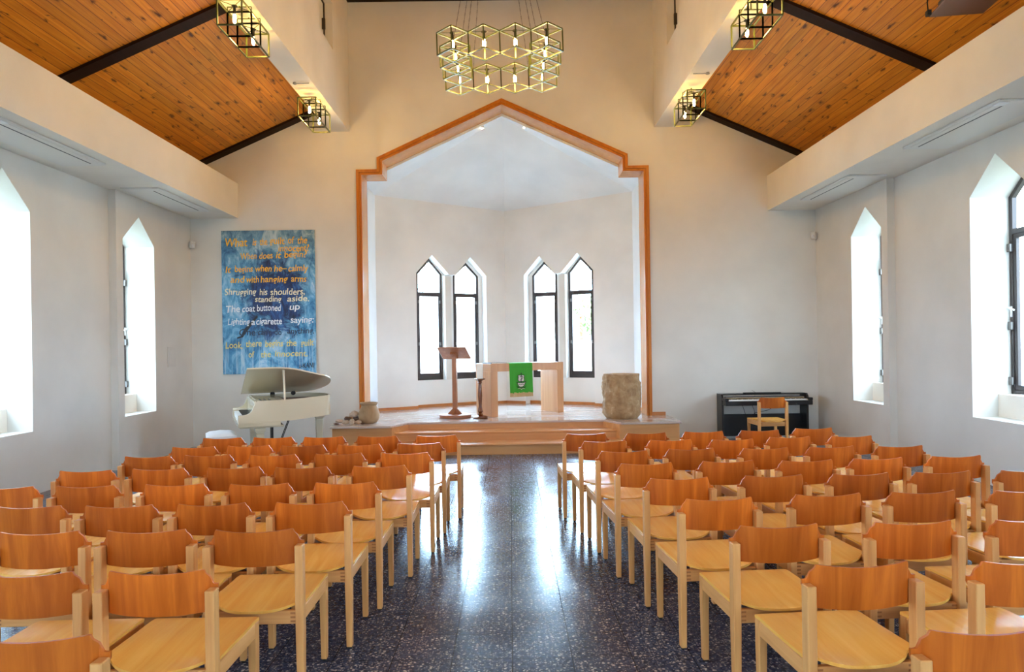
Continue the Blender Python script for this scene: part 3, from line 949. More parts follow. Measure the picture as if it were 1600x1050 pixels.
def make_chair(name, label, cat='chair'):
    t = thing(name, label, cat)
    for sx in (-1, 1):
        for rear in (True, False):
            y0, y1, z1 = (0.0, 0.046, 0.695) if rear else (0.402, 0.442, 0.419)
            c = (sx * CW, (y0 + y1) / 2, 0.010)
            hy = (y1 - y0) / 2
            m1 = MB()
            pz = [(0.010, 0.0145, hy * 0.84), (0.32, 0.0175, hy), (z1, 0.0175, hy)]
            vs = []
            for z, hx, h in pz:
                for a, b in ((-1, -1), (1, -1), (1, 1), (-1, 1)):
                    vs.append((c[0] + a * hx, c[1] + b * h, z))
            fs = [(3, 2, 1, 0), (8, 9, 10, 11)]
            for k in (0, 4):
                for i in range(4):
                    j = (i + 1) % 4
                    fs.append((k + i, k + j, k + 4 + j, k + 4 + i))
            m1.add(vs, fs)
            leg = m1.build('leg', 'chair_leg', t, bevel=0.003)
            MB().lathe([(0.011, 0), (0.013, 0.004), (0.013, 0.012)], (c[0], c[1], 0), 10).build('foot_cap', 'rubber', leg)
        MB().box(sx * CW - 0.0165, sx * CW + 0.0165, 0.046, 0.402, 0.356, 0.419).build('side_rail', 'chair_rail', t, bevel=0.003)
    MB().box(-CW + 0.0175, CW - 0.0175, 0.012, 0.036, 0.345, 0.405).build('rear_rail', 'chair_rail_x', t, bevel=0.003)
    for sx in (-1, 1):
        mj = MB()
        for k in range(3):
            z = 0.354 + k * 0.018
            a = sx * (CW - 0.018)
            b = sx * (CW - 0.042)
            mj.box(min(a, b), max(a, b), 0.0112, 0.013, z, z + 0.008)
        mj.build('finger_joint', 'chair_joint', t)
    MB().box(-CW + 0.0175, CW - 0.0175, 0.412, 0.432, 0.36, 0.419).build('front_rail', 'chair_rail_x', t, bevel=0.003)
    # seat: plywood, flat at the front, dished towards the rear and cut round between the posts
    N = 20
    ys = [0.448, 0.442, 0.40, 0.34, 0.28, 0.22, 0.17, 0.13, 0.10, 0.075, 0.058, 0.052]
    top, bot = [], []

    def wid(y):
        if y > 0.442:
            return 0.214
        return 0.2195

    def zz(x, y):
        k = min(1, max(0, (0.30 - y) / 0.27))
        k = k * k * (3 - 2 * k)
        dip = 1 - (abs(x) / 0.20) ** 2.2
        front = 0.006 * max(0, (y - 0.40) / 0.05) ** 2
        return 0.434 - 0.017 * k * max(0, dip) + 0.003 * k * (1 - dip) - front

    for y in ys:
        r1, r2 = [], []
        w = wid(y)
        for i in range(N + 1):
            u = -1 + 2 * i / N
            x = u * w
            r1.append((x, y, zz(x, y)))
            r2.append((x, y, zz(x, y) - 0.012))
        top.append(r1)
        bot.append(r2)
    for q in (0.15, 0.35, 0.55, 0.75, 0.9, 1.0):
        r1, r2 = [], []
        w = 0.183
        for i in range(N + 1):
            u = -1 + 2 * i / N
            x = u * w
            back = 0.048 - q * 0.070 * (1 - abs(u) ** 3.2)
            r1.append((x, back, zz(x, back)))
            r2.append((x, back, zz(x, back) - 0.012))
        top.append(r1)
        bot.append(r2)
    MB().shell(top, bot).build('seat', 'chair_seat', t, smooth=True)
    # backrest: bent plywood with cut corners and small ears over the post tops
    xs = [0.0, 0.03, 0.06, 0.09, 0.12, 0.145, 0.160, 0.168, 0.1725, 0.177, 0.186, 0.1935, 0.198, 0.202, 0.210, 0.2130, 0.2150]
    zt = []
    for x in xs:
        if x <= 0.168:
            z = 0.757 + 0.008 * (x / 0.168) ** 2
        elif x <= 0.1725:
            z = 0.7635
        elif x <= 0.198:
            z = 0.760 - (x - 0.1725) / (0.198 - 0.1725) * 0.050
        elif x <= 0.2175:
            z = 0.7085 - (x - 0.198) * 0.08
        else:
            z = 0.702
        zt.append(z)
    cols = [(-x, z) for x, z in zip(xs[::-1], zt[::-1])][:-1] + list(zip(xs, zt))
    fr, bk = [], []
    for x, z1 in cols:
        z0 = 0.603 + 0.006 * (abs(x) / 0.2) ** 2 + 0
        rf, rb = [], []
        for k in range(6):
            z = z0 + (z1 - z0) * k / 5
            y = 0.004 + 1.12 * min(abs(x), 0.2205) ** 2 - 0.010 * (z - 0.6) / 0.16
            if abs(x) > 0.184:
                y = max(y, 0.0465)
            xx = x
            if abs(x) > 0.203 and k < 4:           # the ears only stand out over the post tops
                xx = math.copysign(0.203 + (abs(x) - 0.203) * 0.15, x)
            rb.append((xx, y, z))
            rf.append((xx, y + 0.0095, z))
        fr.append(rf)
        bk.append(rb)
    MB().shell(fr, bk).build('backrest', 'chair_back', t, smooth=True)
    return t


ORD = ['first', 'second', 'third', 'fourth', 'fifth', 'sixth', 'seventh', 'eighth', 'ninth']
# (x, y) of each chair, row by row from the front of the church; left block listed from the wall to the aisle
LEFT = [[(-2.565, 6.34), (-2.10, 6.33), (-1.63, 6.31), (-1.14, 6.30), (-0.60, 6.29)],
        [(-2.57, 5.77), (-2.12, 5.79), (-1.66, 5.76), (-1.19, 5.76), (-0.69, 5.79)],
        [(-2.70, 5.29), (-2.25, 5.30), (-1.74, 5.27), (-1.24, 5.28), (-0.73, 5.26)],
        [(-2.81, 4.69), (-2.33, 4.72), (-1.82, 4.73), (-1.35, 4.70), (-0.82, 4.70)],
        [(-2.97, 4.15), (-2.48, 4.15), (-1.95, 4.16), (-1.43, 4.13), (-0.92, 4.13)],
        [(-2.46, 3.62), (-1.97, 3.60), (-1.49, 3.61), (-0.98, 3.61)],
        [(-2.04, 3.09), (-1.56, 3.09), (-1.07, 3.07)],
        [(-1.70, 2.51), (-1.22, 2.51)],
        [(-1.29, 1.94)]]
RIGHT = [[(0.76, 6.25), (1.30, 6.23), (1.83, 6.27), (2.35, 6.30), (2.88, 6.39)],
         [(0.86, 5.75), (1.41, 5.76), (1.92, 5.73), (2.43, 5.82), (2.95, 5.82)],
         [(0.93, 5.19), (1.45, 5.25), (2.01, 5.23), (2.52, 5.25), (3.03, 5.23)],
         [(0.99, 4.64), (1.55, 4.68), (2.08, 4.66), (2.58, 4.70), (3.14, 4.74)],
         [(1.08, 4.11), (1.66, 4.15), (2.19, 4.16), (2.70, 4.18), (3.23, 4.19)],
         [(1.15, 3.55), (1.74, 3.61), (2.26, 3.64), (2.80, 3.63)],
         [(1.25, 3.01), (1.85, 3.03), (2.39, 3.04)],
         [(1.34, 2.47), (1.94, 2.47)],
         [(1.40, 1.89)]]
proto = None
for side, rows, base in (('left', LEFT, 1.0), ('right', RIGHT, 3.6)):
    for i, row in enumerate(rows):
        n = len(row)
        for j, (x, y) in enumerate(row):
            k = (n - 1 - j) if side == 'left' else j
            pos = 'on the aisle' if k == 0 else ('%s in from the aisle' % ORD[k])
            rowtxt = {0: 'front row', 8: 'rearmost row'}.get(i, '%s row from the front' % ORD[i])
            lab = 'light wooden chair, %s, %s block, %s' % (rowtxt, side, pos)
            rz = radians(base + random.uniform(-1.2, 1.2))
            if proto is None:
                proto = make_chair('wooden_chair', lab)
                proto.location = (x, y, 0)
                proto.rotation_euler = (0, 0, rz)
                proto['group'] = 'wooden chairs of the left block'
            else:
                dup(proto, (x, y, 0), rz, lab, 'wooden chairs of the %s block' % side)
d = dup(proto, (3.875, 10.03, 0), radians(2.0), 'single light wooden chair drawn up to the black digital piano')
if 'group' in d:
    del d['group']


# ------------------------------------------------------------------ lamps
def cage(mb, x0, x1, y0, y1, z0, z1, r=0.007):
    P = [(x, y, z) for x in (x0, x1) for y in (y0, y1) for z in (z0, z1)]
    for i in range(8):
        for j in range(i + 1, 8):
            if sum(abs(a - b) > 1e-6 for a, b in zip(P[i], P[j])) == 1:
                mb.rod(P[i], P[j], r, 4)
    return mb


def bulb_parts(par, c, loc_m=None):
    """socket hanging from c with a lit bulb below"""
    x, y, z = c
    s = MB().lathe([(0.03, -0.006), (0.03, 0.0)], c, 14).lathe([(0.012, -0.085), (0.014, -0.075), (0.014, -0.004)], c, 12).build('socket', 'rubber', par, smooth=True)
    MB().lathe([(0.004, -0.178), (0.012, -0.172), (0.0175, -0.155), (0.0175, -0.115), (0.012, -0.095), (0.010, -0.086)], c, 10).build('bulb', 'bulb', par, smooth=True)


def side_lamp(x, y0, y1, z0, z1, label):
    cy = (y0 + y1) / 2
    t = thing('cage_lamp', label, 'ceiling lamp', (x, cy, 5.10), group='cage lamps under the nave walls')
    L = Matrix.Translation((x, cy, 5.10))
    h = 0.122
    w = (y1 - y0) / 3
    for k in range(3):
        ya, yb = -1.5 * w + k * w, -0.5 * w + k * w
        mb = cage(MB(), -h, h, ya, yb, z0 - 5.10, z1 - 5.10, 0.0100)
        if k in (0, 2):
            mb.rod((-h, ya if k else yb, z1 - 5.10), (h, ya if k else yb, z1 - 5.10), 0.006)
            mb.rod((-h, ya, z1 - 5.10), (h, yb, z1 - 5.10), 0.004).rod((-h, yb, z1 - 5.10), (h, ya, z1 - 5.10), 0.004)
        f = mb.build('cube_frame', 'lamp_metal', t)
        if k != 1:
            bulb_parts(f, (0, (ya + yb) / 2, z1 - 5.10))
    for ya in (-0.5 * w, 0.5 * w):
        hg = MB()
        for sx in (-1, 1):
            hg.rod((sx * h, ya, z1 - 5.10), (sx * h, ya, z1 - 5.10 + 0.05), 0.006)
        hg.rod((-h, ya, z1 - 5.10 + 0.05), (h, ya, z1 - 5.10 + 0.05), 0.006)
        hg.rod((0, ya, z1 - 5.10 + 0.05), (0, ya, 0.0), 0.008, 6)
        hg.build('hanger', 'lamp_metal', t)
    MB().lathe([(0.07, -0.02), (0.07, 0)], (0, 0, 0), 16).build('ceiling_plate', 'grey_plastic', t)
    sx = 1 if x > 0 else -1
    MB().lathe([(0.012, -0.03), (0.028, -0.022), (0.02, -0.004), (0.02, 0)], (sx * 0.07, -1.5 * w - 0.30, 0), 12).rod((sx * 0.07, -1.5 * w - 0.30, -0.014), (-sx * 0.12, -1.5 * w - 0.30, -0.014), 0.006, 6).build('cable_clip', 'grey_plastic', t)


side_lamp(-2.648, 9.51, 10.25, 4.757, 5.01, 'pair of bulbs in an olive cube cage, left side, by the chancel wall')
side_lamp(-2.648, 6.89, 7.66, 4.790, 5.04, 'pair of bulbs in an olive cube cage, left side, nearer the camera')
side_lamp(2.648, 9.37, 10.12, 4.733, 4.985, 'pair of bulbs in an olive cube cage, right side, by the chancel wall')
side_lamp(2.648, 6.72, 7.50, 4.733, 4.985, 'pair of bulbs in an olive cube cage, right side, nearer the camera')

ch = thing('chandelier', 'large ring of olive steel cubes with bare bulbs on long chains', 'chandelier', (0.0175, 8.116, 5.012), rot=(0, radians(-1.2), 0))
W = 0.344
A = W / math.sqrt(2)
ring = [(i, j) for i in range(4) for j in range(4) if i in (0, 3) or j in (0, 3)]
for i, j in ring:
    cx, cy = (i - 1.5) * W, (j - 1.5) * W
    P = [(cx - W / 2, cy), (cx, cy - W / 2), (cx + W / 2, cy), (cx, cy + W / 2)]
    mb = MB()
    r = 0.0105
    for k in range(4):
        a, b = P[k], P[(k + 1) % 4]
        mb.rod((a[0], a[1], 0), (b[0], b[1], 0), r).rod((a[0], a[1], -A), (b[0], b[1], -A), r).rod((a[0], a[1], -A), (a[0], a[1], 0), r)
    mb.rod((cx - W / 2, cy, 0), (cx + W / 2, cy, 0), 0.004)
    f = mb.build('cube_frame', 'lamp_metal', ch)
    bulb_parts(f, (cx, cy, 0))
hooks = [(-0.5, -1.0), (-1.0, 0.0), (-1.0, 0.5), (-0.5, 1.5), (0.5, -1.0), (1.0, 0.0), (1.0, 0.5), (0.5, 1.5)]
for sx in (-1, 1):
    for px, py in ((1.5 * W, -1.0 * W), (1.0 * W, -1.5 * W), (1.0 * W, 1.5 * W), (1.5 * W, 1.0 * W)):
        a = Vector((sx * px, py, 0))
        b = Vector((0.03 * sx, 0.0, 2.55))
        mb = MB()
        n = 60
        for k in range(n):
            p, q = a.lerp(b, k / n), a.lerp(b, (k + 0.93) / n)
            o1 = Vector((0.0035, 0, 0)) if k % 2 else Vector((0, 0.0035, 0))
            mb.rod(p + o1, q + o1, 0.0016, 4).rod(p - o1, q - o1, 0.0016, 4)
        mb.build('chain', 'rubber', ch)
MB().lathe([(0.06, 2.50), (0.09, 2.56), (0.09, 2.60)], (0, 0, 0), 16).rod((0, 0, 2.6), (0, 0, 3.45), 0.012, 8).build('ceiling_hook', 'rubber', ch)

added_ring = dup(ch, (0.0175, 2.55, 5.012), 0, 'added ring chandelier of olive cubes, out of view, lighting the rearmost chairs')  # extra chandelier added out of view to brighten the seats
for x, lab in ((-0.344, 'left'), (0.385, 'right')):
    t = thing('spotlight', 'tiny lit spotlight inside the arch peak, %s of the two' % lab, 'spotlight', (x, 11.86, 5.34 - 0.0), group='spotlights under the arch peak')
    zc = zr - (zr - 4.38) / 2.37 * abs(x)
    MB().rod((0, 0, zc - 5.34 + 0.01), (0, 0, 0.0), 0.012, 8).build('bracket', 'white_plastic', t)
    MB().lathe([(0.035, -0.05), (0.035, 0.0), (0.02, 0.02)], (0, 0, 0), 14).build('lamp_housing', 'white_plastic', t, smooth=True)
    MB().lathe([(0.026, -0.056), (0.026, -0.0505)], (0, 0, 0), 12).build('lens', 'spot', t)

# ------------------------------------------------------------------ painting with hand-painted writing
PX, PZ0, PW, PH = -4.588, 1.172, 1.515, 2.333
pt = thing('painting', 'tall blue unframed canvas painted over with yellow and white handwriting', 'painting', (PX, YW - 0.03, PZ0))
MB().box(0, PW, 0, 0.03, 0, PH).build('canvas', 'painting', pt, bevel=0.003)
WORDS = [
 ('ink_yellow', [('What', 354, 389, 386, 13), ('is', 397, 403, 384, 11), ('the', 408, 420, 383, 11), ('guilt', 423, 447, 382, 11), ('of', 452, 462, 381, 11), ('the', 467, 482, 381, 11)]),
 ('ink_yellow', [('innocent?', 437, 485, 393, 10)]),
 ('ink_yellow', [('When', 378, 403, 405.5, 10), ('does', 407, 428, 404.5, 10), ('it', 433, 441, 403.5, 10), ('begin?', 446, 481, 402.5, 10)]),
 ('ink_yellow', [('It', 354, 363, 426.5, 10), ('begins', 368.5, 397, 425.5, 10), ('when', 400.5, 426, 424.8, 10), ('he–', 430, 450, 424.3, 10), ('calmly', 452, 483, 424, 10)]),
 ('ink_yellow', [('and', 361.7, 384, 442, 10), ('with', 386, 406, 441.7, 10), ('hanging', 408.5, 451, 441.5, 10), ('arms', 456, 480, 440.5, 10)]),
 ('ink_cream', [('Shrugging', 352.5, 402, 461.5, 10), ('his', 406.5, 419, 461, 10), ('shoulders,', 423.5, 477, 461, 10)]),
 ('ink_cream', [('standing', 399.5, 441, 472, 9), ('aside.', 449.5, 484, 470.8, 9)]),
 ('ink_white', [('The', 354, 376, 488.3, 10.5), ('coat', 379, 399.5, 487.5, 10), ('buttoned', 402, 440, 486, 10), ('up', 453, 469, 484, 10)]),
 ('ink_white', [('Lighting', 356.7, 391, 507.8, 10), ('a', 393, 399, 507.4, 10), ('cigarette', 401, 441, 507, 10), ('saying:', 454, 490.5, 504.5, 10)]),
 ('ink_navy', [('One', 374, 399.5, 524.3, 10), ("can't", 403, 424, 523.5, 9), ('do', 429, 440, 523, 9), ('anything.', 449, 490.5, 521.3, 9)]),
 ('ink_pale', [('Look,', 352.5, 379, 544.5, 10), ('there', 384, 409, 541.8, 10), ('begins', 414, 442, 541.5, 10), ('the', 447, 463, 540.8, 10), ('guilt', 469, 490, 540, 10)]),
 ('ink_pale', [('of', 388, 397.5, 558.5, 9.5), ('the', 407, 423, 558, 9.5), ('innocent.', 429, 480, 557, 9.5)]),
 ('ink_dark', [('u-KANI', 466, 490, 574.5, 7.5)]),
]


def word_mesh(txt, bold):
    cu = bpy.data.curves.new('w', 'FONT')
    cu.body = txt
    cu.size = 1.0
    cu.offset = bold
    cu.extrude = 0.0
    cu.shear = 0.12
    o = bpy.data.objects.new('w', cu)
    COL.objects.link(o)
    dg = bpy.context.evaluated_depsgraph_get()
    dg.update()
    me = bpy.data.meshes.new_from_object(o.evaluated_get(dg))
    vs = [tuple(v.co) for v in me.vertices]
    fs = [tuple(p.vertices) for p in me.polygons]
    bpy.data.objects.remove(o)
    bpy.data.curves.remove(cu)
    bpy.data.meshes.remove(me)
    return vs, fs


K = 0.010435
rnd = random.Random(3)
for mat, words in WORDS:
    for txt, x0, x1, yb, hgt in words:
        vs, fs = word_mesh(txt, 0.012)
        if not vs:
            continue
        mnx, mxx = min(v[0] for v in vs), max(v[0] for v in vs)
        sx = (x1 - x0) * K / (mxx - mnx)
        sz = hgt * K / 0.70
        xx = (x0 - 348) * K
        zz0 = PH - (yb - (361.5 - 0.0171 * (x0 - 348))) * K
        out = []
        p1, p2 = rnd.uniform(0, 6), rnd.uniform(0, 6)
        for vx, vy, _ in vs:
            X = (vx - mnx) * sx
            Z = vy * sz
            Z += 0.004 * sin(X * 20 + p1) + X * 0.0171 * 0 
            X += 0.003 * sin(Z * 40 + X * 12 + p2)
            out.append((xx + X, -0.0025, zz0 + Z))
        MB().add(out, fs).build('lettering', mat, pt)

# the long dark brush stroke under the writing
MB().panel([(0.10 + .26, .74), (0.30, .62), (0.235, .60), (0.24, .575), (0.33, .60), (0.58, .93), (0.56, .95)], [], -0.0018, -0.001, lambda a, b, d: (a, d, b)).build('brush_stroke', 'ink_dark', pt)

# ------------------------------------------------------------------ white grand piano
al = radians(24.5)
pn = thing('grand_piano', 'ivory white baby grand piano with open lid, below the blue painting', 'piano', (-3.29, 8.60, 0), al)


def spline(pts, n=8):
    res = []
    for i in range(len(pts) - 1):
        p0 = Vector(pts[max(0, i - 1)])
        p1, p2 = Vector(pts[i]), Vector(pts[i + 1])
        p3 = Vector(pts[min(len(pts) - 1, i + 2)])
        for k in range(n):
            t = k / n
            res.append(tuple(0.5 * ((2 * p1) + (-p0 + p2) * t + (2 * p0 - 5 * p1 + 4 * p2 - p3) * t * t + (-p0 + 3 * p1 - 3 * p2 + p3) * t ** 3)))
    res.append(tuple(pts[-1]))
    return res


curve = spline([(0.22, 0.0), (0.46, 0.005), (0.66, 0.07), (0.84, 0.22), (1.02, 0.38), (1.17, 0.52), (1.245, 0.72), (1.25, 0.98), (1.17, 1.22), (1.02, 1.36), (0.90, 1.40)], 5)
outl = curve + [(0.22, 1.40)]


def shrink(poly, d):
    c = Vector((0.6, 0.8))
    res = []
    n = len(poly)
    for i in range(n):
        a, b = Vector(poly[i - 1]), Vector(poly[(i + 1) % n])
        t = (b - a).normalized()
        nn = Vector((-t.y, t.x))
        p = Vector(poly[i])
        if (c - p).dot(nn) < 0:
            nn = -nn
        res.append(tuple(p + nn * d))
    return res


ZT, ZB_ = 0.925, 0.655
inner = shrink(outl, 0.03)
MB().panel(outl, [inner], ZB_, ZT, lambda a, b, d: (a, b, d)).build('case', 'piano', pn, smooth=True)
MB().add(*slab(shrink(outl, 0.028), ZB_, ZB_ + 0.03)).build('soundboard', 'piano_inside', pn)
MB().add(*slab(shrink(outl, 0.05), 0.855, 0.865)).build('iron_frame', 'piano_inside', pn)
# arms and key bed
for y0 in (0.0, 1.34):
    prof = [(0.24, ZT), (0.235, 0.925), (0.20, 0.90), (0.175, 0.85), (0.155, 0.80), (0.12, 0.765), (0.06, 0.750), (0.0, 0.748), (-0.005, 0.62), (0.24, 0.62)]
    MB().panel(prof, [], y0, y0 + 0.06, lambda a, b, d: (a, d, b)).build('arm', 'piano', pn, bevel=0.004)
MB().box(-0.005, 0.50, 0.0, 1.40, 0.60, 0.655).build('key_bed', 'piano', pn, bevel=0.005)
MB().box(0.012, 0.20, 0.16, 1.24, 0.655, 0.715).build('white_keys', 'keys_white', pn, bevel=0.002)
mb = MB()
for k in range(52):
    if k % 7 in (0, 1, 3, 4, 5):
        y = 0.16 + (k + 1) * 1.08 / 52
        mb.box(0.07, 0.20, y - 0.006, y + 0.006, 0.714, 0.726)
mb.build('black_keys', 'black', pn)
MB().box(0.0, 0.20, 0.06, 0.16, 0.655, 0.735).box(0.0, 0.20, 1.24, 1.34, 0.655, 0.735).build('key_block', 'piano', pn, bevel=0.004)
MB().box(0.03, 0.15, 0.075, 0.145, 0.735, 0.745).build('control_panel', 'grey_plastic', pn)
MB().box(0.19, 0.215, 0.06, 1.34, 0.72, 0.915).build('fallboard', 'piano', pn, bevel=0.004)
MB().box(0.215, 0.56, 0.03, 1.37, 0.905, 0.918).build('music_shelf', 'piano', pn, bevel=0.003)
mb = MB()
for k in range(3):
    mb.box(0.27 + k * 0.055, 0.29 + k * 0.055, 0.05, 0.45, 0.9178, 0.919)
mb.build('shelf_slot', 'black', pn)
MB().box(0.02, 0.55, 0.10, 0.40, 0.575, 0.60).box(0.02, 0.55, 1.0, 1.30, 0.575, 0.60).box(0.05, 0.5, 0.5, 0.9, 0.58, 0.60).build('leg_block', 'piano', pn, bevel=0.005)
for (x, y, z1) in ((0.26, 0.14, 0.575), (0.26, 1.22, 0.575), (1.10, 0.80, 0.655)):
    lg = MB()
    lg.taper((x, y, z1 - 0.045), (0.062, 0.062), (x, y, z1), (0.066, 0.066))
    lg.taper((x, y, z1 - 0.075), (0.045, 0.045), (x, y, z1 - 0.045), (0.056, 0.056))
    lg.taper((x, y, 0.05), (0.034, 0.034), (x, y, z1 - 0.075), (0.048, 0.048))
    leg = lg.build('leg', 'piano', pn, bevel=0.004)
    MB().lathe([(0.02, 0), (0.03, 0.02), (0.02, 0.05)], (x, y, 0), 12).build('castor', 'metal', leg)
ph = radians(16.0)
piv = Vector((0, 1.40, 0.945))
LR = Matrix.Translation(piv) @ Matrix.Rotation(-ph, 4, 'X') @ Matrix.Translation(-piv)
lid_out = [(x, y) for x, y in spline([(0.11, 0.0), (0.46, -0.01), (0.66, 0.055), (0.84, 0.20), (1.02, 0.365), (1.18, 0.51), (1.26, 0.72), (1.265, 0.99), (1.18, 1.23), (1.03, 1.375), (0.90, 1.40)], 5)] + [(0.11, 1.40)]
MB().panel(lid_out, [], 0.935, 0.953, lambda a, b, d: tuple(LR @ Vector((a, b, d)))).build('lid', 'piano', pn, smooth=True)
MB().rod((0.56, 0.06, ZT - 0.03), (0.555, 0.135, 0.90 + 0.045 + 0.352), 0.013, 8).build('lid_prop', 'piano', pn)
for x in (0.534, 0.824):
    MB().rod((x, 1.36, 0.925), (x, 1.33, 0.93), 0.032, 14).build('hinge_knob', 'rubber', pn)
ly = MB().box(0.44, 0.47, 0.62, 0.645, 0.12, 0.6).box(0.44, 0.47, 0.735, 0.76, 0.12, 0.6).box(0.40, 0.49, 0.56, 0.82, 0.08, 0.13)
ly.build('lyre', 'black', pn, bevel=0.003)
MB().rod((0.49, 0.64, 0.12), (0.70, 0.64, 0.66), 0.006, 6).rod((0.49, 0.74, 0.12), (0.70, 0.74, 0.66), 0.006, 6).build('lyre_brace', 'rubber', pn)
for y in (0.62, 0.69, 0.76):
    MB().box(0.30, 0.42, y - 0.012, y + 0.012, 0.065, 0.08).build('pedal', 'metal', pn, bevel=0.003)

bn = thing('piano_bench', 'low white padded bench at the left end of the white piano', 'bench', (-3.755, 9.18, 0), al)
MB().box(-0.17, 0.17, -0.27, 0.27, 0.36, 0.42).build('frame', 'piano', bn, bevel=0.006)
top, bot = [], []
for i in range(9):
    r1, r2 = [], []
    for j in range(13):
        u, v = -1 + i / 4, -1 + j / 6
        x, y = u * 0.18, v * 0.28
        puff = (1 - u ** 4) * (1 - v ** 4)
        dimp = 0.006 * cos(u * 6.3) * cos(v * 9.4)
        r1.append((x, y, 0.455 + 0.040 * puff ** 0.5 + dimp * puff))
        r2.append((x, y, 0.42))
    top.append(r1)
    bot.append(r2)
MB().shell(top, bot).build('cushion', 'bench_pad', bn, smooth=True)
for a in (-1, 1):
    for b in (-1, 1):
        MB().taper((a * 0.145, b * 0.24, 0), (0.016, 0.016), (a * 0.145, b * 0.24, 0.36), (0.022, 0.022)).build('leg', 'piano', bn, bevel=0.003)

# ------------------------------------------------------------------ black digital piano
dp = thing('digital_piano', 'black digital piano with open keyboard against the chancel wall, right side', 'piano', (4.12, 11.29, 0))
DX = 0.675
for sx in (-1, 1):
    side = MB()
    side.panel([(0.0, 0.0), (-0.30, 0.0), (-0.30, 0.06), (-0.27, 0.06), (-0.27, 0.70), (-0.23, 0.745), (0.0, 0.745)], [], sx * DX - 0.016, sx * DX + 0.016, lambda a, b, d: (d, a, b))
    side.build('side_panel', 'black', dp, bevel=0.004)
MB().box(-DX + 0.016, DX - 0.016, -0.20, -0.01, 0.725, 0.745).build('top_board', 'black', dp, bevel=0.004)
MB().box(-DX + 0.016, DX - 0.016, -0.045, -0.02, 0.05, 0.405).build('lower_panel', 'black', dp, bevel=0.003)
MB().box(-DX - 0.005, DX + 0.01, -0.44, -0.02, 0.575, 0.645).build('key_bed', 'black', dp, bevel=0.006)
for sx in (-1, 1):
    MB().box(min(sx * (DX - 0.045), sx * (DX + 0.012)), max(sx * (DX - 0.045), sx * (DX + 0.012)), -0.44, -0.19, 0.645, 0.69).build('key_cheek', 'black', dp, bevel=0.006)
MB().box(-DX + 0.05, DX - 0.05, -0.40, -0.25, 0.645, 0.667).build('white_keys', 'keys_white', dp, bevel=0.002)
mb = MB()
for k in range(51):
    if k % 7 in (0, 1, 3, 4, 5):
        x = -DX + 0.05 + (k + 1) * (2 * DX - 0.1) / 52
        mb.box(x - 0.006, x + 0.006, -0.345, -0.25, 0.666, 0.679)
mb.build('black_keys', 'black', dp)
MB().box(-DX + 0.05, DX - 0.05, -0.25, -0.19, 0.645, 0.705).build('control_panel', 'slot', dp, bevel=0.003)
MB().box(-DX + 0.05, DX - 0.05, -0.255, -0.250, 0.676, 0.688).build('felt_strip', 'fringe', dp)
MB().box(-0.33, 0.28, -0.21, -0.19, 0.745, 0.765).build('music_stand', 'black', dp, bevel=0.004)
MB().box(-0.08, 0.08, -0.15, -0.02, 0.03, 0.06).build('pedal_box', 'black', dp, bevel=0.004)
for sx, y in ((-0.30, 0), (-0.14, 0), (0.25, 1)):
    pts = [(sx, -0.06, 0.575), (sx + 0.015, -0.05, 0.53), (sx + 0.04 - y * 0.18, -0.05, 0.46), (sx + 0.05 - y * 0.4, -0.05, 0.42), (sx + 0.06 - y * .42, -0.05, 0.36)]
    MB().tube(pts, 0.004, 6).build('cable', 'rubber', dp)
MB().tube([(-0.14, -0.05, 0.60), (-0.14, -0.215, 0.72), (-0.14, -0.225, 0.77), (-0.19, -0.2, 0.80)], 0.002, 5).build('cable', 'rubber', dp)

# ------------------------------------------------------------------ altar and what stands by it
AV = Vector((1.24, 0.68, 0)).normalized()
aang = math.atan2(0.68, 1.24)
at = thing('altar', 'pale wooden altar table with slab ends standing askew on the platform', 'altar', (-0.24, 11.40, PZ), aang)
MB().box(0, 1.415, 0.0, 0.56, 0.745, 0.876).build('table_top', 'altar_wood', at, bevel=0.003)
MB().box(0, 0.125, 0.0, 0.56, 0, 0.745).build('leg', 'altar_wood', at, bevel=0.003)
MB().box(1.29, 1.415, 0.0, 0.56, 0, 0.745).build('leg', 'altar_wood', at, bevel=0.003)
Lat = Matrix.Translation((-0.24, 11.40, PZ)) @ Matrix.Rotation(aang, 4, 'Z')
cl = thing('altar_cloth', 'bright green fringed cloth with a ship emblem hanging over the altar front', 'cloth')
cl.matrix_world = Lat
rows = []
prof = [(0.30, 0.880), (0.15, 0.880), (0.05, 0.8802), (0.008, 0.8795), (-0.006, 0.872), (-0.009, 0.85)] + [(-0.009 - 0.010 * k / 12, 0.85 - k * 0.0395) for k in range(1, 13)]
for i, (y, z) in enumerate(prof):
    r = []
    k = max(0, (0.87 - z)) / 0.5
    for j in range(25):
        u = j / 24
        x = 0.342 + 0.443 * u
        wave = 0.006 * k * sin(u * 22 + 1.0) + 0.004 * k * sin(u * 41)
        gather = 0.008 * max(0, (0.45 - z)) / 0.07 * sin(u * 60) if z < 0.45 else 0
        r.append((x, y - abs(wave) - 0.002 * k - abs(gather), z + (0.004 * sin(u * 30) if z < 0.39 else 0)))
    rows.append(r)
back = [[(x, y + 0.003 if z < 0.875 else y, z if z < 0.875 else z - 0.003) for x, y, z in r] for r in rows]
MB().shell(rows, back).build('cloth_panel', 'cloth', cl, smooth=True)
mb = MB()
for j in range(74):
    u = j / 73
    x = 0.345 + 0.437 * u
    mb.rod((x, -0.024, 0.385), (x + rnd.uniform(-.002, .002), -0.022, 0.312 + rnd.uniform(-.004, .004)), 0.0034, 4)
mb.box(0.343, 0.785, -0.029, -0.020, 0.372, 0.388)
mb.build('fringe', 'fringe', cl)
# ship on waves, embroidered
ecx, ecz = 0.555, 0.575


def patch(pts, y, name, mat, r=None):
    m_ = MB().panel([(ecx + a, ecz + b) for a, b in pts], [], y - 0.0015, y, lambda a, b, d: (a, d, b))
    return m_.build(name, mat, cl)


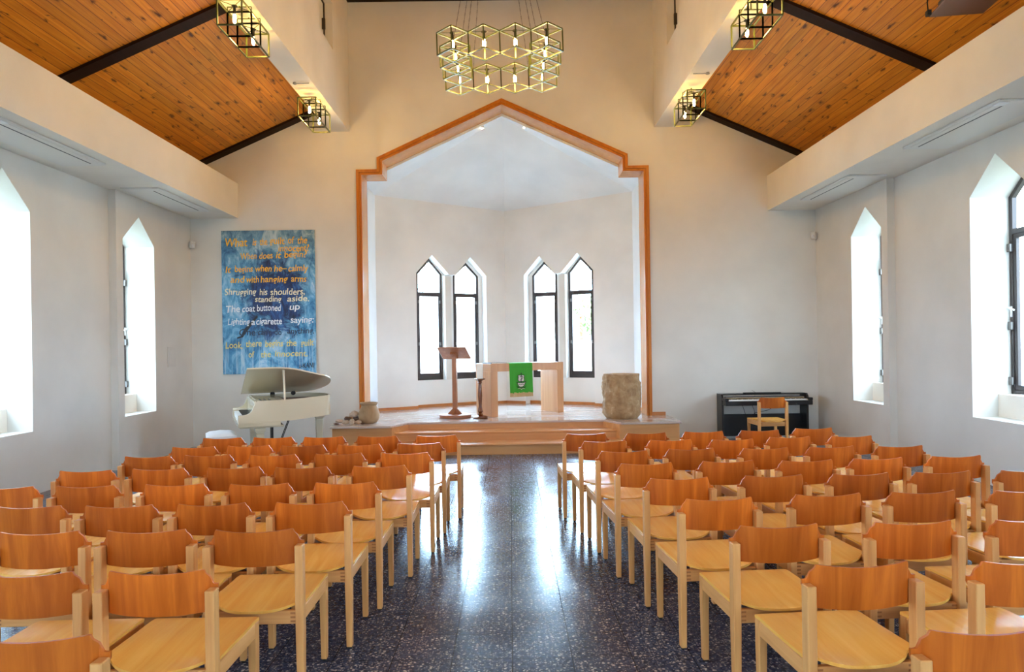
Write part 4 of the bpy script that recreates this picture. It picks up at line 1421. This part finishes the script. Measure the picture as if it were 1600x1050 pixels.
ey = -0.0275
patch([(-0.062, 0.085), (-0.055, 0.10), (0.055, 0.10), (0.052, 0.075), (0.058, 0.03), (0.05, -0.005), (-0.05, -0.005), (-0.06, 0.03), (-0.055, 0.07)], ey, 'emblem_sail', 'thread_white')
patch([(-0.075, -0.02), (-0.05, -0.03), (0.05, -0.03), (0.08, -0.01), (0.055, -0.075), (0.02, -0.095), (-0.03, -0.095), (-0.06, -0.07)], ey, 'emblem_hull', 'thread_white')
mb = MB()
yy = ey - 0.003


def line(pts, r=0.0045):
    mb.tube([(ecx + a, yy, ecz + b) for a, b in pts], r, 5)


line([(0, 0.14), (0, -0.03)])
line([(-0.02, 0.125), (0.02, 0.125)])
line([(-0.062, 0.10), (0.058, 0.10), (0.052, 0.06), (0.058, 0.03), (0.05, -0.005), (-0.05, -0.005), (-0.062, 0.03), (-0.055, 0.07), (-0.062, 0.10)])
line([(-0.03, 0.07), (0.0, 0.085), (0.03, 0.07), (0.02, 0.04), (-0.02, 0.02), (-0.03, 0.0), (0.02, -0.03)])
line([(-0.09, -0.015), (-0.06, -0.028), (0.055, -0.028), (0.095, 0.0)])
line([(-0.08, -0.02), (-0.06, -0.07), (-0.03, -0.098), (0.02, -0.098), (0.058, -0.075), (0.085, -0.01)])
line([(-0.05, -0.05), (-0.02, -0.062), (0.02, -0.05), (0.05, -0.058)])
line([(-0.085, -0.085), (-0.06, -0.11), (-0.03, -0.10), (0.0, -0.125), (0.03, -0.105), (0.06, -0.118), (0.085, -0.09)], 0.005)
mb.build('emblem_outline', 'thread_black', cl)
mb = MB()
mb.tube([(ecx + a, yy, ecz + b) for a, b in [(-0.06, -0.125), (-0.03, -0.115), (0.0, -0.14), (0.03, -0.12), (0.06, -0.13)]], 0.004, 5)
mb.build('emblem_wave', 'thread_white', cl)

bk = thing('folder', 'thin black folder lying on the altar left of the green cloth', 'folder')
bk.matrix_world = Lat
MB().box(0.04, 0.33, 0.06, 0.40, 0.876, 0.892).build('cover', 'black', bk, bevel=0.002)
MB().box(0.045, 0.326, 0.058, 0.395, 0.880, 0.888).build('pages', 'keys_white', bk)

le = thing('lectern', 'brown wooden lectern on one post with a round base, left of the altar', 'lectern', (-0.842, 11.49, PZ), radians(-14))
MB().lathe([(0.25, 0.0), (0.262, 0.008), (0.262, 0.045), (0.255, 0.052)], (0, 0, 0), 44).build('base', 'lectern_wood', le, smooth=True)
MB().box(-0.036, 0.036, -0.03, 0.03, 0.05, 1.06).build('post', 'lectern_wood', le, bevel=0.003)
gus = MB()
gus.panel([(-0.13, 0.052), (0.13, 0.052), (0.036, 0.15), (-0.036, 0.15)], [], -0.014, 0.014, lambda a, b, d: (a, d, b))
gus.panel([(-0.13, 0.052), (0.13, 0.052), (0.036, 0.15), (-0.036, 0.15)], [], -0.014, 0.014, lambda a, b, d: (d, a, b))
gus.build('gusset', 'lectern_wood', le)
DR = Matrix.Translation((0.0, 0.0, 1.045)) @ Matrix.Rotation(radians(-32), 4, 'X')
MB().box(-0.245, 0.245, -0.19, 0.17, 0, 0.022, DR).build('desk', 'lectern_wood', le, bevel=0.005)
MB().box(-0.245, 0.245, 0.155, 0.175, 0.022, 0.05, DR).build('book_stop', 'lectern_wood', le, bevel=0.003)
MB().box(-0.05, 0.05, -0.08, 0.08, -0.05, 0.0, DR).build('bracket', 'lectern_wood', le, bevel=0.003)

cs = thing('candlestick', 'tall turned dark wooden candlestick between lectern and altar', 'candlestick', (-0.418, 11.30, PZ))
MB().lathe([(0.115, 0), (0.125, 0.01), (0.125, 0.022), (0.10, 0.035), (0.045, 0.045)], (0, 0, 0), 30).build('base', 'dark_turned', cs, smooth=True)
MB().lathe([(0.03, 0.04), (0.046, 0.06), (0.028, 0.085), (0.046, 0.11), (0.036, 0.14), (0.024, 0.20), (0.03, 0.28), (0.036, 0.36), (0.032, 0.44), (0.026, 0.52), (0.022, 0.56), (0.036, 0.575), (0.026, 0.59), (0.046, 0.615)], (0, 0, 0), 24).build('shaft', 'dark_turned', cs, smooth=True)
MB().lathe([(0.04, 0.61), (0.085, 0.628), (0.087, 0.642), (0.06, 0.644)], (0, 0, 0), 28).build('drip_plate', 'dark_turned', cs, smooth=True)
cd = tag(MB().lathe([(0.049, 0), (0.051, 0.004), (0.051, 0.228), (0.047, 0.236), (0.020, 0.231)], (0, 0, 0), 28).rod((0, 0, 0.228), (0.002, 0, 0.252), 0.0025, 5).build('candle', 'wax', smooth=True),
         'thick white pillar candle on the turned dark candlestick', 'candle')
cd.location = (-0.418, 11.30, PZ + 0.644)

# hewn stone basin
st_ = thing('stone_font', 'rough hewn brown stone block with a flat hollowed top, right platform corner', 'font', (1.835, 11.0, PZ))
mb = MB()
rows = []
NN, NZ = 72, 34
from mathutils import noise as mn
for k in range(NZ + 1):
    z = 0.70 * k / NZ
    r0 = 0.285 + 0.008 * sin(z * 5)
    if z < 0.10:
        r0 -= 0.06 * (1 - z / 0.10) ** 1.5
    row = []
    for i in range(NN):
        t = 2 * pi * i / NN
        d = Vector((cos(t), sin(t), 0))
        sq = 1 / max(abs(cos(t)), abs(sin(t)))
        rr = r0 * (0.86 + 0.14 * min(sq, 1.25))
        p = Vector((cos(t) * 1.3, sin(t) * 1.3, z * 2.2))
        dz = mn.fractal(p * 2.6, 1.0, 2.0, 5) * 0.026 + abs(mn.noise(p * 7)) * 0.02
        if z > 0.685:
            dz *= 0.4
        row.append((d.x * (rr + dz), d.y * (rr + dz) * 0.95, z))
    rows.append(row)
vs = [p for r in rows for p in r]
fs = [(k * NN + i, k * NN + (i + 1) % NN, (k + 1) * NN + (i + 1) % NN, (k + 1) * NN + i) for k in range(NZ) for i in range(NN)]
fs.append(tuple(range(NN - 1, -1, -1)))
k0 = len(vs)
for rr, z in ((0.20, 0.702), (0.19, 0.695), (0.15, 0.64), (0.07, 0.61)):
    vs += [(rr * cos(2 * pi * i / NN), rr * 0.95 * sin(2 * pi * i / NN), z) for i in range(NN)]
rings = [NZ * NN] + [k0 + q * NN for q in range(4)]
for a, b in zip(rings, rings[1:]):
    fs += [(a + i, a + (i + 1) % NN, b + (i + 1) % NN, b + i) for i in range(NN)]
fs.append(tuple(rings[-1] + i for i in range(NN)))
mb.add(vs, fs)
mb.build('stone_block', 'rock', st_, smooth=True)

# clay pot
pot = tag(MB().lathe([(0.085, 0.0), (0.115, 0.008), (0.152, 0.06), (0.166, 0.115), (0.160, 0.165), (0.138, 0.22), (0.118, 0.258), (0.115, 0.276), (0.130, 0.296), (0.141, 0.312), (0.137, 0.322), (0.122, 0.322), (0.108, 0.29), (0.12, 0.22), (0.138, 0.12), (0.09, 0.03)], (0, 0, 0), 48).build('clay_pot', 'clay', smooth=True),
          'round sandy clay pot on the left end of the platform', 'pot')
pot.location = (-2.125, 10.80, PZ)

# pile of stones beside the pot (x, y, z, rx, ry, rz, rotation, material, label)
SS = [(-2.565, 10.73, .044, .068, .05, .028, 5, 'pebble', 'flat tan stone at the far left of the stone pile, lying on two thin ones'),
      (-2.60, 10.66, .011, .045, .04, .012, 0, 'pebble_dark', 'thin dark slab under the flat tan stone at the left of the pile'),
      (-2.455, 10.66, .032, .056, .05, .032, -8, 'pebble', 'oval pale stone, second from the left in the front of the pile'),
      (-2.355, 10.63, .046, .038, .045, .046, 12, 'pebble', 'upright egg-shaped pale stone in the middle of the pile front'),
      (-2.312, 10.70, .022, .016, .03, .024, 0, 'pebble', 'small narrow stone squeezed between the egg-shaped and round stones'),
      (-2.258, 10.66, .034, .043, .04, .034, 6, 'pebble', 'round pale stone at the right of the pile front, next to the pot'),
      (-2.45, 10.79, .070, .066, .05, .036, 20, 'pebble_dark', 'dark brown stone behind the front ones, left half of the pile'),
      (-2.335, 10.84, .072, .055, .05, .036, -15, 'pebble_dark', 'dark greyish stone wedged under the largest stone, beside the pot'),
      (-2.40, 10.83, .125, .040, .045, .034, 35, 'pebble', 'small greyish stone leaning left of the largest top stone'),
      (-2.345, 10.78, .148, .060, .052, .050, 10, 'pebble', 'largest rounded stone on top of the pile'),
      (-2.19, 10.62, .012, .030, .03, .014, 0, 'pebble_dark', 'small dark flat stone at the foot of the clay pot')]
for i, (x, y, z, rx, ry, rz_, a, mt, lab) in enumerate(SS):
    bm = bmesh.new()
    bmesh.ops.create_icosphere(bm, subdivisions=4, radius=1.0)
    for v in bm.verts:
        p = v.co.copy()
        k = 1 + 0.16 * mn.noise(p * 1.1 + Vector((i * 7.3, 0, 0))) + 0.05 * mn.noise(p * 3.1 + Vector((i * 3.3, 5, 0)))
        v.co = Vector((p.x * rx * k, p.y * ry * k, p.z * rz_ * k))
    for f in bm.faces:
        f.smooth = True
    me = bpy.data.meshes.new('stone')
    bm.to_mesh(me)
    bm.free()
    me.materials.append(MT[mt])
    o = bpy.data.objects.new('stone', me)
    COL.objects.link(o)
    o.location = (x, y, PZ + z)
    o.rotation_euler = (0, radians(a), radians(a * 2))
    tag(o, lab, 'stone', 'stones piled by the clay pot')

# ------------------------------------------------------------------ small things on the walls
wp = thing('wall_panel', 'pale blank service panel on the left wall beside the far window', 'panel', (-5.10, 10.63, 1.325))
MB().box(0.0, 0.018, -0.12, 0.12, 0, 0.305).build('cover', 'switch', wp, bevel=0.004)
MB().box(0.018, 0.022, -0.07, 0.03, 0.05, 0.255).build('door_flap', 'wall', wp, bevel=0.002)
for s, side in ((-1, 'left'), (1, 'right')):
    se = thing('motion_sensor', 'small white motion sensor high in the %s corner of the chancel wall' % side, 'sensor', (s * 5.045, 11.27, 3.22), s * radians(-45) + pi)
    MB().box(-0.04, 0.04, -0.03, 0.045, 0, 0.12).build('sensor_body', 'switch', se, bevel=0.01)
    MB().lathe([(0.022, 0.02), (0.028, 0.045), (0.022, 0.07)], (0, 0.05, 0), 12).build('sensor_lens', 'white_plastic', se)

# projector tray hanging over the right aisle
pj = thing('projector_mount', 'projector on a reddish tray hung under the board ceiling, top right', 'projector', (4.02, 6.15, 4.50), radians(-8))
MB().box(-0.10, 0.36, -0.20, 0.16, 0.0, 0.02).build('tray', 'proj', pj, bevel=0.004)
MB().box(-0.04, 0.30, -0.16, 0.12, 0.025, 0.12).build('projector_body', 'black', pj, bevel=0.01)
MB().box(0.0, 0.03, 0.12, 0.125, 0.04, 0.09).box(0.06, 0.09, 0.12, 0.125, 0.04, 0.09).build('label_strip', 'white_plastic', pj)
MB().rod((0.13, -0.02, 0.12), (0.13, -0.02, 0.50), 0.02, 10).build('ceiling_pole', 'black', pj)
MB().box(-0.135, -0.098, 0.10, 0.15, 0.0, 0.05).build('plug', 'rubber', pj, bevel=0.004)
MB().tube([(-0.12, 0.125, 0.05), (-0.125, 0.125, 0.12), (-0.115, 0.12, 0.25), (-0.12, 0.12, 0.62)], 0.006, 6).build('cable', 'rubber', pj)


# ------------------------------------------------------------------ trees outside
def tree(x, y, h, r, seed, label):
    rn_ = random.Random(seed)
    t = thing('tree', label, 'tree', (x, y, 0), group='trees behind the apse')
    MB().lathe([(0.12, -0.9), (0.09, h * 0.3), (0.05, h * 0.6)], (0, 0, 0), 8).build('trunk', 'dark_turned', t)
    mb = MB()
    for k in range(620):
        d = Vector((rn_.gauss(0, 1), rn_.gauss(0, 1), rn_.gauss(0, 1))).normalized() * r * rn_.uniform(0.4, 1.0)
        c = Vector((d.x, d.y, h * 0.62 + d.z * 0.9))
        u = Vector((rn_.uniform(-1, 1), rn_.uniform(-1, 1), rn_.uniform(-1, 1))).normalized() * 0.11
        w = u.orthogonal().normalized() * 0.06
        mb.add([c - u, c + w, c + u, c - w], [(0, 1, 2, 3)])
    mb.build('foliage', 'leaf', t)


tree(2.75, 26.0, 4.4, 1.0, 4, 'leafy green tree seen through the rightmost apse window')
tree(1.35, 30.0, 1.3, 0.9, 8, 'low pale bush seen through the inner right apse window')
